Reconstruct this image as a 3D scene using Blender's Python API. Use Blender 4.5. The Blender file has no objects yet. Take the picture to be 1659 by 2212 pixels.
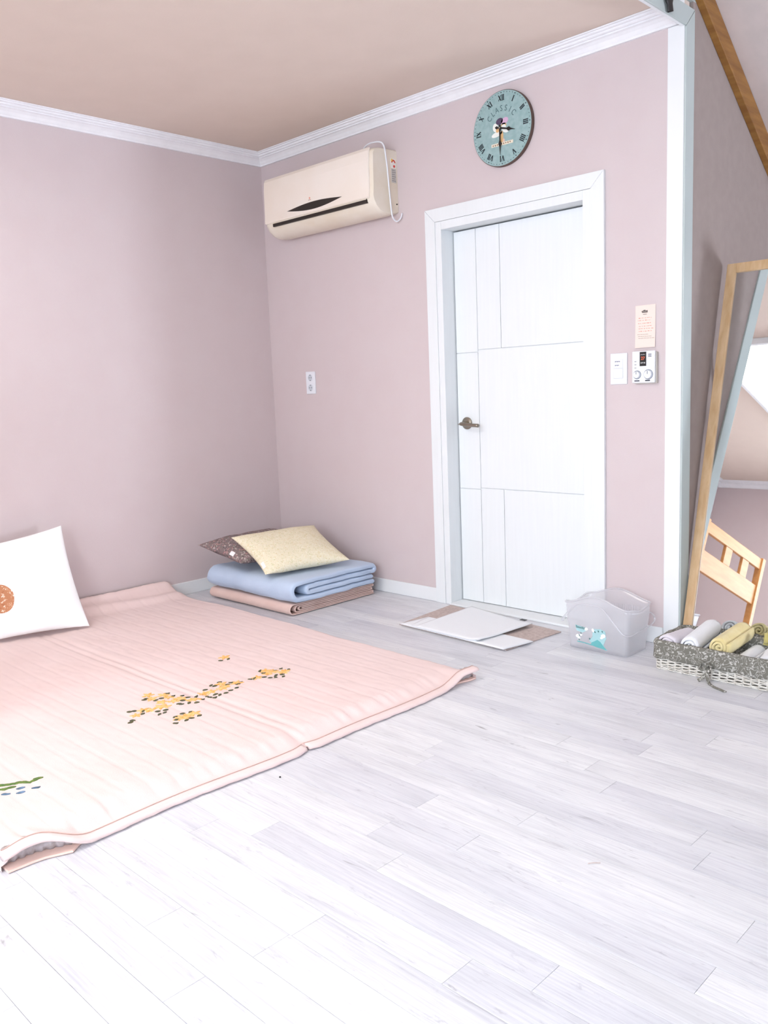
import bpy, bmesh, math, random
from mathutils import Vector, Matrix, noise
random.seed(7)
sc = bpy.context.scene
COL = sc.collection
# ------------------------------------------------------------------ camera
cd = bpy.data.cameras.new('camera'); cam = bpy.data.objects.new('camera', cd); COL.objects.link(cam)
RR = Vector((0.7151121549, 0.6979061977, -0.0392625154))
DN = Vector((0.0714872803, -0.1288928686, -0.9890784585))
FW = Vector((-0.6953446445, 0.7044952573, -0.1420642735))
m = Matrix.Identity(4)
for i in range(3):
    m[i][0] = RR[i]; m[i][1] = -DN[i]; m[i][2] = -FW[i]
m[0][3], m[1][3], m[2][3] = 4.46690307, -3.53737775, 1.19429573
cam.matrix_world = m
cd.sensor_fit = 'VERTICAL'; cd.sensor_height = 36.0; cd.lens = 36 * 1837.033 / 2212
cd.clip_start = 0.05
sc.camera = cam
# ------------------------------------------------------------------ world, exposure
w = bpy.data.worlds.new('sky'); sc.world = w; w.use_nodes = True
bg = w.node_tree.nodes['Background']; bg.inputs[0].default_value = (0.62, 0.78, 1.0, 1); bg.inputs[1].default_value = 1.0
sc.view_settings.view_transform = 'Standard'; sc.view_settings.look = 'None'
sc.view_settings.gamma = 1.0; sc.view_settings.use_curve_mapping = False
sc.view_settings.exposure = 0.13
LAMP_W = 6.8      # ceiling panel radiance
WIN_A = 7.0        # glow of the added, unseen window in the pink room
WIN_B = 13.0       # glow of the added, unseen window in the next space
WIN_C = 80.0       # low daylit window at the far end of the attic space
# ------------------------------------------------------------------ helpers
def S(r, g, b):
    f = lambda c: (c / 255 / 12.92) if c / 255 <= 0.04045 else ((c / 255 + 0.055) / 1.055) ** 2.4
    return (f(r), f(g), f(b), 1)
def mat(name, col, rough=0.6, metal=0.0, col2=None, scale=(8, 8, 8), bump=0.0, bscale=None, detail=4, lo=.35, hi=.65,
        trans=0.0, emit=None, estr=0.0, sheen=0.0, rnd=0.0, coord='Object', spec=0.5):
    M = bpy.data.materials.new(name); M.use_nodes = True; nt = M.node_tree; N = nt.nodes; L = nt.links
    p = N['Principled BSDF']
    p.inputs['Base Color'].default_value = col; p.inputs['Roughness'].default_value = rough; p.inputs['Metallic'].default_value = metal
    p.inputs['Specular IOR Level'].default_value = spec
    if trans: p.inputs['Transmission Weight'].default_value = trans
    if sheen: p.inputs['Sheen Weight'].default_value = sheen
    if emit: p.inputs['Emission Color'].default_value = emit; p.inputs['Emission Strength'].default_value = estr
    if col2 or bump:
        tc = N.new('ShaderNodeTexCoord'); mp = N.new('ShaderNodeMapping'); mp.inputs['Scale'].default_value = scale
        L.new(tc.outputs[coord], mp.inputs['Vector'])
        src = mp.outputs[0]
        if rnd:
            oi = N.new('ShaderNodeObjectInfo'); mu = N.new('ShaderNodeMath'); mu.operation = 'MULTIPLY'; mu.inputs[1].default_value = 90
            L.new(oi.outputs['Random'], mu.inputs[0])
            va = N.new('ShaderNodeVectorMath'); va.operation = 'ADD'; L.new(mp.outputs[0], va.inputs[0]); L.new(mu.outputs[0], va.inputs[1]); src = va.outputs[0]
        no = N.new('ShaderNodeTexNoise'); no.inputs['Scale'].default_value = 1; no.inputs['Detail'].default_value = detail
        L.new(src, no.inputs['Vector'])
        if col2:
            cr = N.new('ShaderNodeValToRGB'); cr.color_ramp.elements[0].position = lo; cr.color_ramp.elements[1].position = hi
            cr.color_ramp.elements[0].color = col; cr.color_ramp.elements[1].color = col2
            L.new(no.outputs['Fac'], cr.inputs[0]); L.new(cr.outputs[0], p.inputs['Base Color'])
        if bump:
            b = N.new('ShaderNodeBump'); b.inputs['Strength'].default_value = bump; b.inputs['Distance'].default_value = 0.002
            if bscale:
                n2 = N.new('ShaderNodeTexNoise'); n2.inputs['Scale'].default_value = bscale; n2.inputs['Detail'].default_value = 3
                L.new(tc.outputs[coord], n2.inputs['Vector']); L.new(n2.outputs['Fac'], b.inputs['Height'])
            else: L.new(no.outputs['Fac'], b.inputs['Height'])
            L.new(b.outputs[0], p.inputs['Normal'])
    return M
ORG = {}
def empty(name, loc, label, cat, group=None):
    o = bpy.data.objects.new(name, None); o.location = loc; COL.objects.link(o)
    o.empty_display_size = .05
    o['label'] = label; o['category'] = cat
    if group: o['group'] = group
    ORG[o.name] = Vector(loc); return o
def tag(o, label, cat, group=None):
    o['label'] = label; o['category'] = cat
    if group: o['group'] = group
    return o
def mk(name, bm, M, parent=None, smooth=False, bevel=0.0, seg=2, org=None, recalc=True):
    if recalc: bmesh.ops.recalc_face_normals(bm, faces=bm.faces)
    me = bpy.data.meshes.new(name)
    o = bpy.data.objects.new(name, me)
    if parent is not None:
        og = ORG[parent.name]; o.parent = parent; ORG_ = og
    else:
        ORG_ = Vector(org) if org else Vector((0, 0, 0)); o.location = ORG_
    bmesh.ops.translate(bm, verts=bm.verts, vec=-ORG_)
    bm.to_mesh(me); bm.free()
    if smooth:
        for f in me.polygons: f.use_smooth = True
    for mm in (M if isinstance(M, (list, tuple)) else [M]): me.materials.append(mm)
    COL.objects.link(o); ORG[o.name] = ORG_
    if bevel:
        b = o.modifiers.new('bevel', 'BEVEL'); b.width = bevel; b.segments = seg; b.limit_method = 'ANGLE'; b.angle_limit = 0.6
        b.harden_normals = False
    return o
def struct(o): o['kind'] = 'structure'; return o
def nb(): return bmesh.new()
def box(bm, x0, x1, y0, y1, z0, z1):
    v = [bm.verts.new(p) for p in ((x0, y0, z0), (x1, y0, z0), (x1, y1, z0), (x0, y1, z0), (x0, y0, z1), (x1, y0, z1), (x1, y1, z1), (x0, y1, z1))]
    for f in ((0, 3, 2, 1), (4, 5, 6, 7), (0, 1, 5, 4), (1, 2, 6, 5), (2, 3, 7, 6), (3, 0, 4, 7)): bm.faces.new([v[i] for i in f])
    return bm
def obox(bm, c, ax, ay, az, hx, hy, hz):
    c = Vector(c); v = []
    for sz in (-1, 1):
        for sx, sy in ((-1, -1), (1, -1), (1, 1), (-1, 1)):
            v.append(bm.verts.new(c + ax * hx * sx + ay * hy * sy + az * hz * sz))
    for f in ((0, 3, 2, 1), (4, 5, 6, 7), (0, 1, 5, 4), (1, 2, 6, 5), (2, 3, 7, 6), (3, 0, 4, 7)): bm.faces.new([v[i] for i in f])
def prism(bm, pts, vec):
    """polygon pts (3d) extruded by vec"""
    vec = Vector(vec); a = [bm.verts.new(Vector(p)) for p in pts]; b = [bm.verts.new(Vector(p) + vec) for p in pts]; n = len(pts)
    bm.faces.new(a); bm.faces.new(b[::-1])
    for i in range(n): bm.faces.new([a[i], b[i], b[(i + 1) % n], a[(i + 1) % n]])
    return bm
def cyl(bm, c, axis, r, h, n=32, r2=None):
    c = Vector(c); axis = Vector(axis).normalized(); u = axis.orthogonal().normalized(); w_ = axis.cross(u); r2 = r if r2 is None else r2
    a = [bm.verts.new(c + (u * math.cos(t) + w_ * math.sin(t)) * r) for t in [2 * math.pi * i / n for i in range(n)]]
    b = [bm.verts.new(c + axis * h + (u * math.cos(t) + w_ * math.sin(t)) * r2) for t in [2 * math.pi * i / n for i in range(n)]]
    bm.faces.new(a); bm.faces.new(b)
    for i in range(n): bm.faces.new([a[i], a[(i + 1) % n], b[(i + 1) % n], b[i]])
    return bm
def ring(bm, c, axis, r0, r1, h, n=40):
    c = Vector(c); axis = Vector(axis).normalized(); u = axis.orthogonal().normalized(); w_ = axis.cross(u); R = []
    for i in range(n):
        t = 2 * math.pi * i / n; d = u * math.cos(t) + w_ * math.sin(t)
        R.append([bm.verts.new(c + d * r0), bm.verts.new(c + d * r1), bm.verts.new(c + d * r1 + axis * h), bm.verts.new(c + d * r0 + axis * h)])
    for i in range(n):
        A, B = R[i], R[(i + 1) % n]
        for k in range(4): bm.faces.new([A[k], A[(k + 1) % 4], B[(k + 1) % 4], B[k]])
def tube(bm, pts, r, n=10, flat=1.0, cap=True, up=None):
    pts = [Vector(p) for p in pts]; rings = []; prev = None
    for i, p in enumerate(pts):
        t = (pts[min(i + 1, len(pts) - 1)] - pts[max(i - 1, 0)]).normalized()
        if prev is None: u = (Vector(up) if up else t.orthogonal()); u = (u - t * u.dot(t)).normalized()
        else: u = (prev - t * prev.dot(t)).normalized()
        prev = u; w_ = t.cross(u); rr = r[i] if isinstance(r, (list, tuple)) else r
        rings.append([bm.verts.new(p + (u * math.cos(a) * flat + w_ * math.sin(a)) * rr) for a in [2 * math.pi * k / n for k in range(n)]])
    for A, B in zip(rings, rings[1:]):
        for k in range(n): bm.faces.new([A[k], A[(k + 1) % n], B[(k + 1) % n], B[k]])
    if cap: bm.faces.new(rings[0][::-1]); bm.faces.new(rings[-1])
    return bm
def smoothpath(pts, k=6):
    pts = [Vector(p) for p in pts]; out = []
    P = [pts[0] * 2 - pts[1]] + pts + [pts[-1] * 2 - pts[-2]]
    for i in range(1, len(P) - 2):
        for j in range(k):
            t = j / k; a, b, c, d = P[i - 1], P[i], P[i + 1], P[i + 2]
            out.append(.5 * ((2 * b) + (c - a) * t + (2 * a - 5 * b + 4 * c - d) * t * t + (3 * b - a - 3 * c + d) * t ** 3))
    out.append(pts[-1]); return out
def sstep(a, b, x):
    t = min(1, max(0, (x - a) / (b - a))); return t * t * (3 - 2 * t)
def fbm(x, y, z=0.0, o=3): return noise.fractal(Vector((x, y, z)), 1.0, 2.0, o)
def text_mesh(name, s, size, M, parent, loc, rot, extrude=0.0004, xs=1.0):
    cu = bpy.data.curves.new(name, 'FONT'); cu.body = s; cu.size = size; cu.extrude = extrude; cu.align_x = 'CENTER'; cu.align_y = 'CENTER'
    t = bpy.data.objects.new(name + '_tmp', cu); COL.objects.link(t)
    bpy.context.view_layer.update()
    me = bpy.data.meshes.new_from_object(t.evaluated_get(bpy.context.evaluated_depsgraph_get()))
    bpy.data.objects.remove(t); bm = nb(); bm.from_mesh(me); bpy.data.meshes.remove(me)
    bmesh.ops.scale(bm, vec=(xs, 1, 1), verts=bm.verts)
    bmesh.ops.transform(bm, matrix=Matrix.Translation(loc) @ rot, verts=bm.verts)
    return mk(name, bm, M, parent, recalc=False)
FACE_Y = Matrix(((1, 0, 0, 0), (0, 0, 1, 0), (0, 1, 0, 0), (0, 0, 0, 1)))      # x->x, y->z, z->y
FACE_Y = Matrix(((1, 0, 0, 0), (0, 0, -1, 0), (0, 1, 0, 0), (0, 0, 0, 1)))
# ------------------------------------------------------------------ materials
M_wall = mat('wallpaper_mauve', S(208, 194, 195), .85, col2=S(209, 196, 197), scale=(6, 6, 6), bump=.25, bscale=260, spec=.2)
M_ceil = mat('ceiling_paper', S(221, 205, 193), .9, col2=S(223, 207, 195), scale=(6, 6, 6), bump=.2, bscale=200, spec=.15)
M_white = mat('white_paint', S(231, 234, 236), .38, col2=S(234, 236, 238), scale=(3, 3, 3), spec=.4)
M_doorw = mat('door_film', S(229, 233, 235), .42, col2=S(231, 235, 237), scale=(60, 60, 3), bump=.015, spec=.4)
M_corn = mat('cornice_foam', S(236, 236, 239), .6, col2=S(240, 240, 243), scale=(20, 20, 20), spec=.3)
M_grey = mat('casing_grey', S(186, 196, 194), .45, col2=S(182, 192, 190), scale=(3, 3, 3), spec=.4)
M_alc = mat('alcove_paper_shaded', S(162, 149, 144), .9, col2=S(158, 145, 140), scale=(20, 20, 20), bump=.25, bscale=260, spec=.15)  # wallpaper darkened: the alcove's shade is put into its colour
M_slope = mat('sloped_ceiling_paper', S(206, 192, 188), .9, col2=S(198, 186, 182), scale=(10, 10, 10), bump=.25, bscale=260, spec=.15)
M_beam = mat('stained_wood', S(158, 112, 55), .5, col2=S(128, 84, 36), scale=(4, 4, 40), bump=.2)
M_frame = mat('mirror_frame_wood', S(208, 176, 138), .45, col2=S(192, 156, 114), scale=(40, 40, 3), bump=.15)
M_rail = mat('pine_wood', S(194, 140, 84), .4, col2=S(182, 126, 70), scale=(30, 4, 30), bump=.1)
M_mirror = mat('mirror_glass', (.92, .94, .94, 1), .01, 1.0)
M_black = mat('black_plastic', S(20, 18, 17), .45)
M_dark = mat('dark_slot', S(38, 30, 24), .5)
M_acw = mat('aged_cream_plastic', S(240, 228, 214), .35, col2=S(243, 234, 224), scale=(3, 3, 3))
M_acs = mat('aged_plastic_side', S(228, 216, 196), .4, col2=S(236, 228, 214), scale=(5, 5, 5))
M_plastic = mat('white_plastic', S(229, 232, 238), .3)
M_metal = mat('brushed_nickel', S(150, 142, 130), .28, 1.0)
M_metal2 = mat('polished_nickel', S(200, 196, 190), .12, 1.0)
def floor_material():
    M = bpy.data.materials.new('whitewashed_plank'); M.use_nodes = True; nt = M.node_tree; N = nt.nodes; L = nt.links
    p = N['Principled BSDF']; p.inputs['Roughness'].default_value = .36; p.inputs['Specular IOR Level'].default_value = .4
    tc = N.new('ShaderNodeTexCoord'); oi = N.new('ShaderNodeObjectInfo')
    mu = N.new('ShaderNodeMath'); mu.operation = 'MULTIPLY'; mu.inputs[1].default_value = 70; L.new(oi.outputs['Random'], mu.inputs[0])
    va = N.new('ShaderNodeVectorMath'); va.operation = 'ADD'; L.new(tc.outputs['Object'], va.inputs[0]); L.new(mu.outputs[0], va.inputs[1])
    def nz(scale, det, rough=.5, dist=0.0):
        mp = N.new('ShaderNodeMapping'); mp.inputs['Scale'].default_value = scale; L.new(va.outputs[0], mp.inputs[0])
        n = N.new('ShaderNodeTexNoise'); n.inputs['Scale'].default_value = 1; n.inputs['Detail'].default_value = det
        n.inputs['Roughness'].default_value = rough; n.inputs['Distortion'].default_value = dist; L.new(mp.outputs[0], n.inputs['Vector']); return n.outputs['Fac']
    def ramp(src, stops):
        r = N.new('ShaderNodeValToRGB'); e = r.color_ramp.elements; e[0].position, e[0].color = stops[0]; e[1].position, e[1].color = stops[1]
        for s_ in stops[2:]: q = e.new(s_[0]); q.color = s_[1]
        L.new(src, r.inputs[0]); return r.outputs[0]
    def mixc(a, b, fac, mode='MULTIPLY'):
        x = N.new('ShaderNodeMix'); x.data_type = 'RGBA'; x.blend_type = mode
        if isinstance(fac, float): x.inputs[0].default_value = fac
        else: L.new(fac, x.inputs[0])
        L.new(a, x.inputs[6]); L.new(b, x.inputs[7]); return x.outputs[2]
    base = ramp(nz((1.6, 9, 1), 5, .6, .6), [(.30, S(214, 215, 218)), (.66, S(236, 237, 239)), (.48, S(227, 228, 231))])
    grain = ramp(nz((5, 170, 1), 4, .65, .3), [(.30, S(230, 229, 233)), (.58, S(255, 255, 255))])
    patch = ramp(nz((7, 42, 1), 6, .7, 1.2), [(.22, S(178, 176, 182)), (.42, S(255, 255, 255))])
    tone = ramp(oi.outputs['Random'], [(0, S(240, 240, 244)), (1, S(255, 255, 255))])
    knot = ramp(nz((4.5, 16, 1), 3, .5, 2.5), [(.20, S(176, 172, 174)), (.29, S(255, 255, 255))])
    c = mixc(base, grain, .8); c = mixc(c, patch, .7); c = mixc(c, tone, 1.0); c = mixc(c, knot, .8)
    L.new(c, p.inputs['Base Color'])
    b = N.new('ShaderNodeBump'); b.inputs['Strength'].default_value = .12; b.inputs['Distance'].default_value = .001
    L.new(nz((6, 220, 1), 3), b.inputs['Height']); L.new(b.outputs[0], p.inputs['Normal'])
    return M
M_floor = floor_material()
M_sub = mat('subfloor', S(150, 148, 150), .8)
M_quilt = mat('quilt_cotton', S(230, 207, 203), .85, col2=S(232, 210, 207), scale=(5, 5, 5), bump=.5, bscale=420, sheen=.15, spec=.15)
M_quilt_in = mat('quilt_batting', S(172, 162, 160), .95, col2=S(190, 184, 188), scale=(60, 60, 60), bump=.6, bscale=150)
M_under = mat('quilt_lining', S(232, 200, 188), .9, bump=.4, bscale=300)
M_gold = mat('gold_applique', S(236, 174, 92), .8, col2=S(240, 200, 140), scale=(60, 60, 60))
M_leaf = mat('leaf_applique', S(96, 92, 58), .8, col2=S(70, 76, 62), scale=(80, 80, 80))
M_stem = mat('stem_applique', S(112, 132, 62), .8, col2=S(70, 108, 52), scale=(60, 60, 60))
M_bluea = mat('blue_applique', S(110, 140, 170), .8, col2=S(70, 96, 112), scale=(60, 60, 60))
M_stitch = mat('stitch_thread', S(212, 176, 165), .9)
M_pinkb = mat('pink_beige_quilt', S(222, 192, 182), .9, col2=S(226, 199, 190), scale=(9, 9, 9), bump=.5, bscale=260, sheen=.1, spec=.1)
M_blueb = mat('pale_blue_comforter', S(186, 204, 228), .85, col2=S(194, 211, 234), scale=(7, 7, 7), bump=.7, bscale=90, sheen=.2, spec=.1)
M_cush = mat('white_cotton', S(247, 248, 249), .85, bump=.4, bscale=350, spec=.15)
M_towel = mat('white_terry', S(242, 244, 248), .95, bump=1.0, bscale=420, sheen=.3, spec=.1)
M_towel_l = mat('lavender_white_terry', S(226, 220, 228), .95, bump=1.0, bscale=420, sheen=.3, spec=.1)
M_towel_y = mat('yellow_terry', S(234, 220, 168), .95, col2=S(228, 210, 150), scale=(20, 20, 20), bump=1.0, bscale=420, sheen=.3, spec=.1)
M_towel_o = mat('olive_yellow_terry', S(196, 184, 116), .95, bump=1.0, bscale=420, sheen=.3, spec=.1)
M_mat = mat('bath_mat_pile', S(186, 168, 162), .95, col2=S(206, 190, 184), scale=(70, 70, 70), bump=1.0, bscale=260)
M_wick = mat('white_wicker', S(236, 233, 226), .6, col2=S(216, 210, 200), scale=(60, 60, 60))
def flower_mat(name, base, spots, scale, rad=.32, base2=None):
    M = bpy.data.materials.new(name); M.use_nodes = True; nt = M.node_tree; N = nt.nodes; L = nt.links
    p = N['Principled BSDF']; p.inputs['Roughness'].default_value = .85; p.inputs['Specular IOR Level'].default_value = .15
    tc = N.new('ShaderNodeTexCoord'); v = N.new('ShaderNodeTexVoronoi'); v.inputs['Scale'].default_value = scale
    ns = N.new('ShaderNodeTexNoise'); ns.inputs['Scale'].default_value = scale * 1.3; L.new(tc.outputs['Object'], ns.inputs['Vector'])
    ad = N.new('ShaderNodeMix'); ad.data_type = 'RGBA'; ad.blend_type = 'ADD'; ad.inputs[0].default_value = .03
    L.new(tc.outputs['Object'], ad.inputs[6]); L.new(ns.outputs['Color'], ad.inputs[7]); L.new(ad.outputs[2], v.inputs['Vector'])
    lt = N.new('ShaderNodeMath'); lt.operation = 'LESS_THAN'; lt.inputs[1].default_value = rad; L.new(v.outputs['Distance'], lt.inputs[0])
    cr = N.new('ShaderNodeValToRGB'); cr.color_ramp.interpolation = 'CONSTANT'; e = cr.color_ramp.elements
    e[0].position, e[0].color = 0, spots[0]; e[1].position, e[1].color = 1 / len(spots), spots[1]
    for k in range(2, len(spots)): q = e.new(k / len(spots)); q.color = spots[k]
    sx = N.new('ShaderNodeSeparateColor'); L.new(v.outputs['Color'], sx.inputs[0]); L.new(sx.outputs[0], cr.inputs[0])
    mx = N.new('ShaderNodeMix'); mx.data_type = 'RGBA'; L.new(lt.outputs[0], mx.inputs[0]); mx.inputs[6].default_value = base; L.new(cr.outputs[0], mx.inputs[7])
    L.new(mx.outputs[2], p.inputs['Base Color']); return M
M_dkpil = flower_mat('dark_floral_cotton', S(132, 119, 119), [S(196, 150, 148), S(150, 138, 140), S(206, 196, 190), S(90, 80, 84), S(160, 128, 132), S(118, 118, 104)], 85, .42)
M_ypil = flower_mat('yellow_floral_cotton', S(238, 230, 204), [S(248, 242, 222), S(224, 208, 160), S(243, 234, 202), S(214, 210, 164)], 110, .40)
def liner_mat():
    M = bpy.data.materials.new('grey_leaf_print'); M.use_nodes = True; nt = M.node_tree; N = nt.nodes; L = nt.links
    p = N['Principled BSDF']; p.inputs['Roughness'].default_value = .85; p.inputs['Specular IOR Level'].default_value = .1
    tc = N.new('ShaderNodeTexCoord'); ns = N.new('ShaderNodeTexNoise'); ns.inputs['Scale'].default_value = 34; ns.inputs['Detail'].default_value = 1.5; ns.inputs['Distortion'].default_value = 1.6
    L.new(tc.outputs['Object'], ns.inputs['Vector'])
    m1 = N.new('ShaderNodeMath'); m1.operation = 'SUBTRACT'; m1.inputs[1].default_value = .5; L.new(ns.outputs['Fac'], m1.inputs[0])
    m2 = N.new('ShaderNodeMath'); m2.operation = 'ABSOLUTE'; L.new(m1.outputs[0], m2.inputs[0])
    m3 = N.new('ShaderNodeMath'); m3.operation = 'LESS_THAN'; m3.inputs[1].default_value = .022; L.new(m2.outputs[0], m3.inputs[0])
    v = N.new('ShaderNodeTexVoronoi'); v.inputs['Scale'].default_value = 62; L.new(tc.outputs['Object'], v.inputs['Vector'])
    m4 = N.new('ShaderNodeMath'); m4.operation = 'LESS_THAN'; m4.inputs[1].default_value = .24; L.new(v.outputs['Distance'], m4.inputs[0])
    m5 = N.new('ShaderNodeMath'); m5.operation = 'MAXIMUM'; L.new(m3.outputs[0], m5.inputs[0]); L.new(m4.outputs[0], m5.inputs[1])
    mx = N.new('ShaderNodeMix'); mx.data_type = 'RGBA'; L.new(m5.outputs[0], mx.inputs[0]); mx.inputs[6].default_value = S(120, 118, 110); mx.inputs[7].default_value = S(188, 186, 180)
    L.new(mx.outputs[2], p.inputs['Base Color']); return M
M_liner = liner_mat()
def tub_mat():
    M = bpy.data.materials.new('frosted_plastic'); M.use_nodes = True; nt = M.node_tree; N = nt.nodes; L = nt.links
    for n in list(N):
        if n.type == 'BSDF_PRINCIPLED': N.remove(n)
    out = [n for n in N if n.type == 'OUTPUT_MATERIAL'][0]
    tr = N.new('ShaderNodeBsdfTransparent'); tr.inputs[0].default_value = (.985, .985, .99, 1)
    tl = N.new('ShaderNodeBsdfTranslucent'); tl.inputs[0].default_value = (.96, .97, 1, 1)
    df = N.new('ShaderNodeBsdfDiffuse'); df.inputs[0].default_value = (.95, .96, 1, 1)
    gl = N.new('ShaderNodeBsdfGlossy'); gl.inputs['Roughness'].default_value = .18
    a = N.new('ShaderNodeMixShader'); a.inputs[0].default_value = .5; L.new(tl.outputs[0], a.inputs[1]); L.new(df.outputs[0], a.inputs[2])
    b = N.new('ShaderNodeMixShader'); b.inputs[0].default_value = .28; L.new(tr.outputs[0], b.inputs[1]); L.new(a.outputs[0], b.inputs[2])
    c = N.new('ShaderNodeMixShader'); c.inputs[0].default_value = .07; L.new(b.outputs[0], c.inputs[1]); L.new(gl.outputs[0], c.inputs[2])
    L.new(c.outputs[0], out.inputs[0]); return M
M_tub = tub_mat()
# ================================================================== STRUCTURE
HC, CE = 2.62, 2.688           # cornice foot, ceiling
XP = 2.80                      # outer face of the opening
YN = -5.2                      # near wall
XF = 8.5
YB = 2.35                      # back wall of the alcove
b = nb(); box(b, -.15, XF + .15, YN - .15, YB + .15, -.08, -.004)
floor = struct(mk('floor', b, M_sub))
# planks run along x; rows 0.102 wide
PW, PL = .102, .92
def plank_mesh(l, wd=PW):
    bm = nb(); g = .0004; c = .0007
    x0, x1, y0, y1 = g, l - g, g, wd - g
    lo = [bm.verts.new(p) for p in ((x0, y0, -.004), (x1, y0, -.004), (x1, y1, -.004), (x0, y1, -.004))]
    mi = [bm.verts.new(p) for p in ((x0, y0, -c * .5), (x1, y0, -c * .5), (x1, y1, -c * .5), (x0, y1, -c * .5))]
    hi = [bm.verts.new(p) for p in ((x0 + c, y0 + c, 0), (x1 - c, y0 + c, 0), (x1 - c, y1 - c, 0), (x0 + c, y1 - c, 0))]
    for A, B in ((lo, mi), (mi, hi)):
        for i in range(4): bm.faces.new([A[i], A[(i + 1) % 4], B[(i + 1) % 4], B[i]])
    bm.faces.new(hi)
    return bm
pm = {}
field = nb()
known = {-1.142 - .102 * 7: 2.89, -2.06: 2.89, -2.162: 3.03, -1.142: 3.205, -1.346: 3.13, -1.448: 3.244, -2.468: 3.07, -2.57: 3.063}
cnt = 0
rows = []
y = -1.040
while y > -5.2: y -= PW; rows.append(y)
y = -1.040
while y < YB: rows.append(y); y += PW
rnd = random.Random(3)
for y in sorted(rows):
    off = rnd.random() * PL
    for ky, kx in known.items():
        if abs(ky - y) < .02: off = kx % PL
    x = off - PL
    while x < XF:
        x0, x1 = max(x, 0.0), min(x + PL, XF)
        x += PL
        if x1 - x0 < .02: continue
        if y < YN + .001: continue
        vis = (y > -3.25 and y < .05 and x0 < 4.5 and not (x1 < 2.3 and y < -.98 and y + PW < -.9) and (x1 - y * .0 > 0) and (x0 < 4.6 + (y + 2) * .3))
        if y > -.01 and x1 < 2.8 : vis = False
        l = round(x1 - x0, 4)
        if vis:
            if l not in pm:
                bm = plank_mesh(l); me = bpy.data.meshes.new('plank'); bmesh.ops.recalc_face_normals(bm, faces=bm.faces); bm.to_mesh(me); bm.free(); me.materials.append(M_floor); pm[l] = me
            o = bpy.data.objects.new('plank', pm[l]); o.parent = floor; o.location = (x0, y, 0); COL.objects.link(o); cnt += 1
        else:
            q = plank_mesh(l); bmesh.ops.translate(q, verts=q.verts, vec=(x0, y, 0)); tm = bpy.data.meshes.new('t'); q.to_mesh(tm); q.free(); field.from_mesh(tm); bpy.data.meshes.remove(tm)
pf = mk('plank_field', field, M_floor, floor); pf['kind'] = 'stuff'
print('planks', cnt)
# walls of the pink room
DX0, DX1, DZ = 1.452, 2.366, 2.05        # rough opening of the door
b = nb(); box(b, -.15, DX0, 0, .15, 0, 2.72); box(b, DX1, 2.73, 0, .15, 0, 2.72); box(b, DX0, DX1, 0, .15, DZ, 2.72)
struct(mk('wall_right', b, M_wall))
b = nb(); box(b, -.15, 0, YN, 0, 0, 2.72); struct(mk('wall_left', b, M_wall))
b = nb(); box(b, DX0 - .1, DX1 + .1, .30, .34, 0, 2.2); struct(mk('wall_behind_door', b, M_wall))
def wall_with_hole(name, x0, x1, hx0, hx1, hz0, hz1, ztop, M):
    b = nb(); box(b, x0, hx0, YN - .15, YN, 0, ztop); box(b, hx1, x1, YN - .15, YN, 0, ztop)
    box(b, hx0, hx1, YN - .15, YN, 0, hz0); box(b, hx0, hx1, YN - .15, YN, hz1, ztop); return struct(mk(name, b, M))
wall_with_hole('wall_near', -.15, XP, 1.45, 2.65, .85, 2.25, 4.3, M_wall)
wall_with_hole('wall_near_side', XP, XF + .15, 3.3, 5.7, .7, 2.5, 4.3, M_wall)
b = nb(); box(b, -.15, 2.7855, YN, .07, CE, 2.76); struct(mk('ceiling', b, M_ceil))
# opening: white jamb, grey casing on the far side, header
b = nb(); box(b, 2.728, XP, -.004, .0745, 0, 2.619); struct(mk('trim_1', b, M_white, bevel=.002))
b = nb(); box(b, 2.786, XP, YN, -.0045, 2.608, 2.72); struct(mk('trim_2', b, M_white, bevel=.002))
b = nb(); prism(b, [(XP, -.002, 0), (XP, .075, 0), (XP, .0745, 2.682), (XP, -.002, 2.606)], (.008, 0, 0)); struct(mk('trim_3', b, M_grey, bevel=.0015))
b = nb(); prism(b, [(XP, -.0035, 2.6075), (XP, .0735, 2.6845), (XP, YN, 2.6845), (XP, YN, 2.6075)], (.008, 0, 0)); struct(mk('trim_4', b, M_grey, bevel=.0015))
b = nb(); box(b, 2.7865, 2.80, YN, .0745, 2.72, 4.3); box(b, 2.70, 2.80, .0752, .15, 2.72, 4.3); struct(mk('wall_header', b, M_grey))
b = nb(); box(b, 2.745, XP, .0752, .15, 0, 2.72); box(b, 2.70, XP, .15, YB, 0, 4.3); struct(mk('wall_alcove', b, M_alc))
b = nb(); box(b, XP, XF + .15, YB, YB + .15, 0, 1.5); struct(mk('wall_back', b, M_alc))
b = nb(); WY0, WY1, WZ0, WZ1 = 1.44, 2.16, .20, 1.22
box(b, XF, XF + .15, YN, WY0, 0, 4.3); box(b, XF, XF + .15, WY1, YB, 0, 1.5); box(b, XF, XF + .15, WY0, WY1, 0, WZ0); box(b, XF, XF + .15, WY0, WY1, WZ1, 2.2)
struct(mk('wall_far_side', b, M_wall))
# sloping ceiling beside the beam: z = 2.83 - 0.71*y
SL = lambda yy: 2.905 - .70 * yy
b = nb(); prism(b, [(XP, YB, SL(YB)), (XP, -1.9, SL(-1.9)), (XP, -1.9, SL(-1.9) + .1), (XP, YB, SL(YB) + .1)], (XF - XP, 0, 0)); struct(mk('ceiling_slope', b, M_slope))
b = nb(); box(b, XP, XF, YN, -1.9, SL(-1.9), SL(-1.9) + .1); struct(mk('ceiling_high', b, M_ceil))
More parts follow.
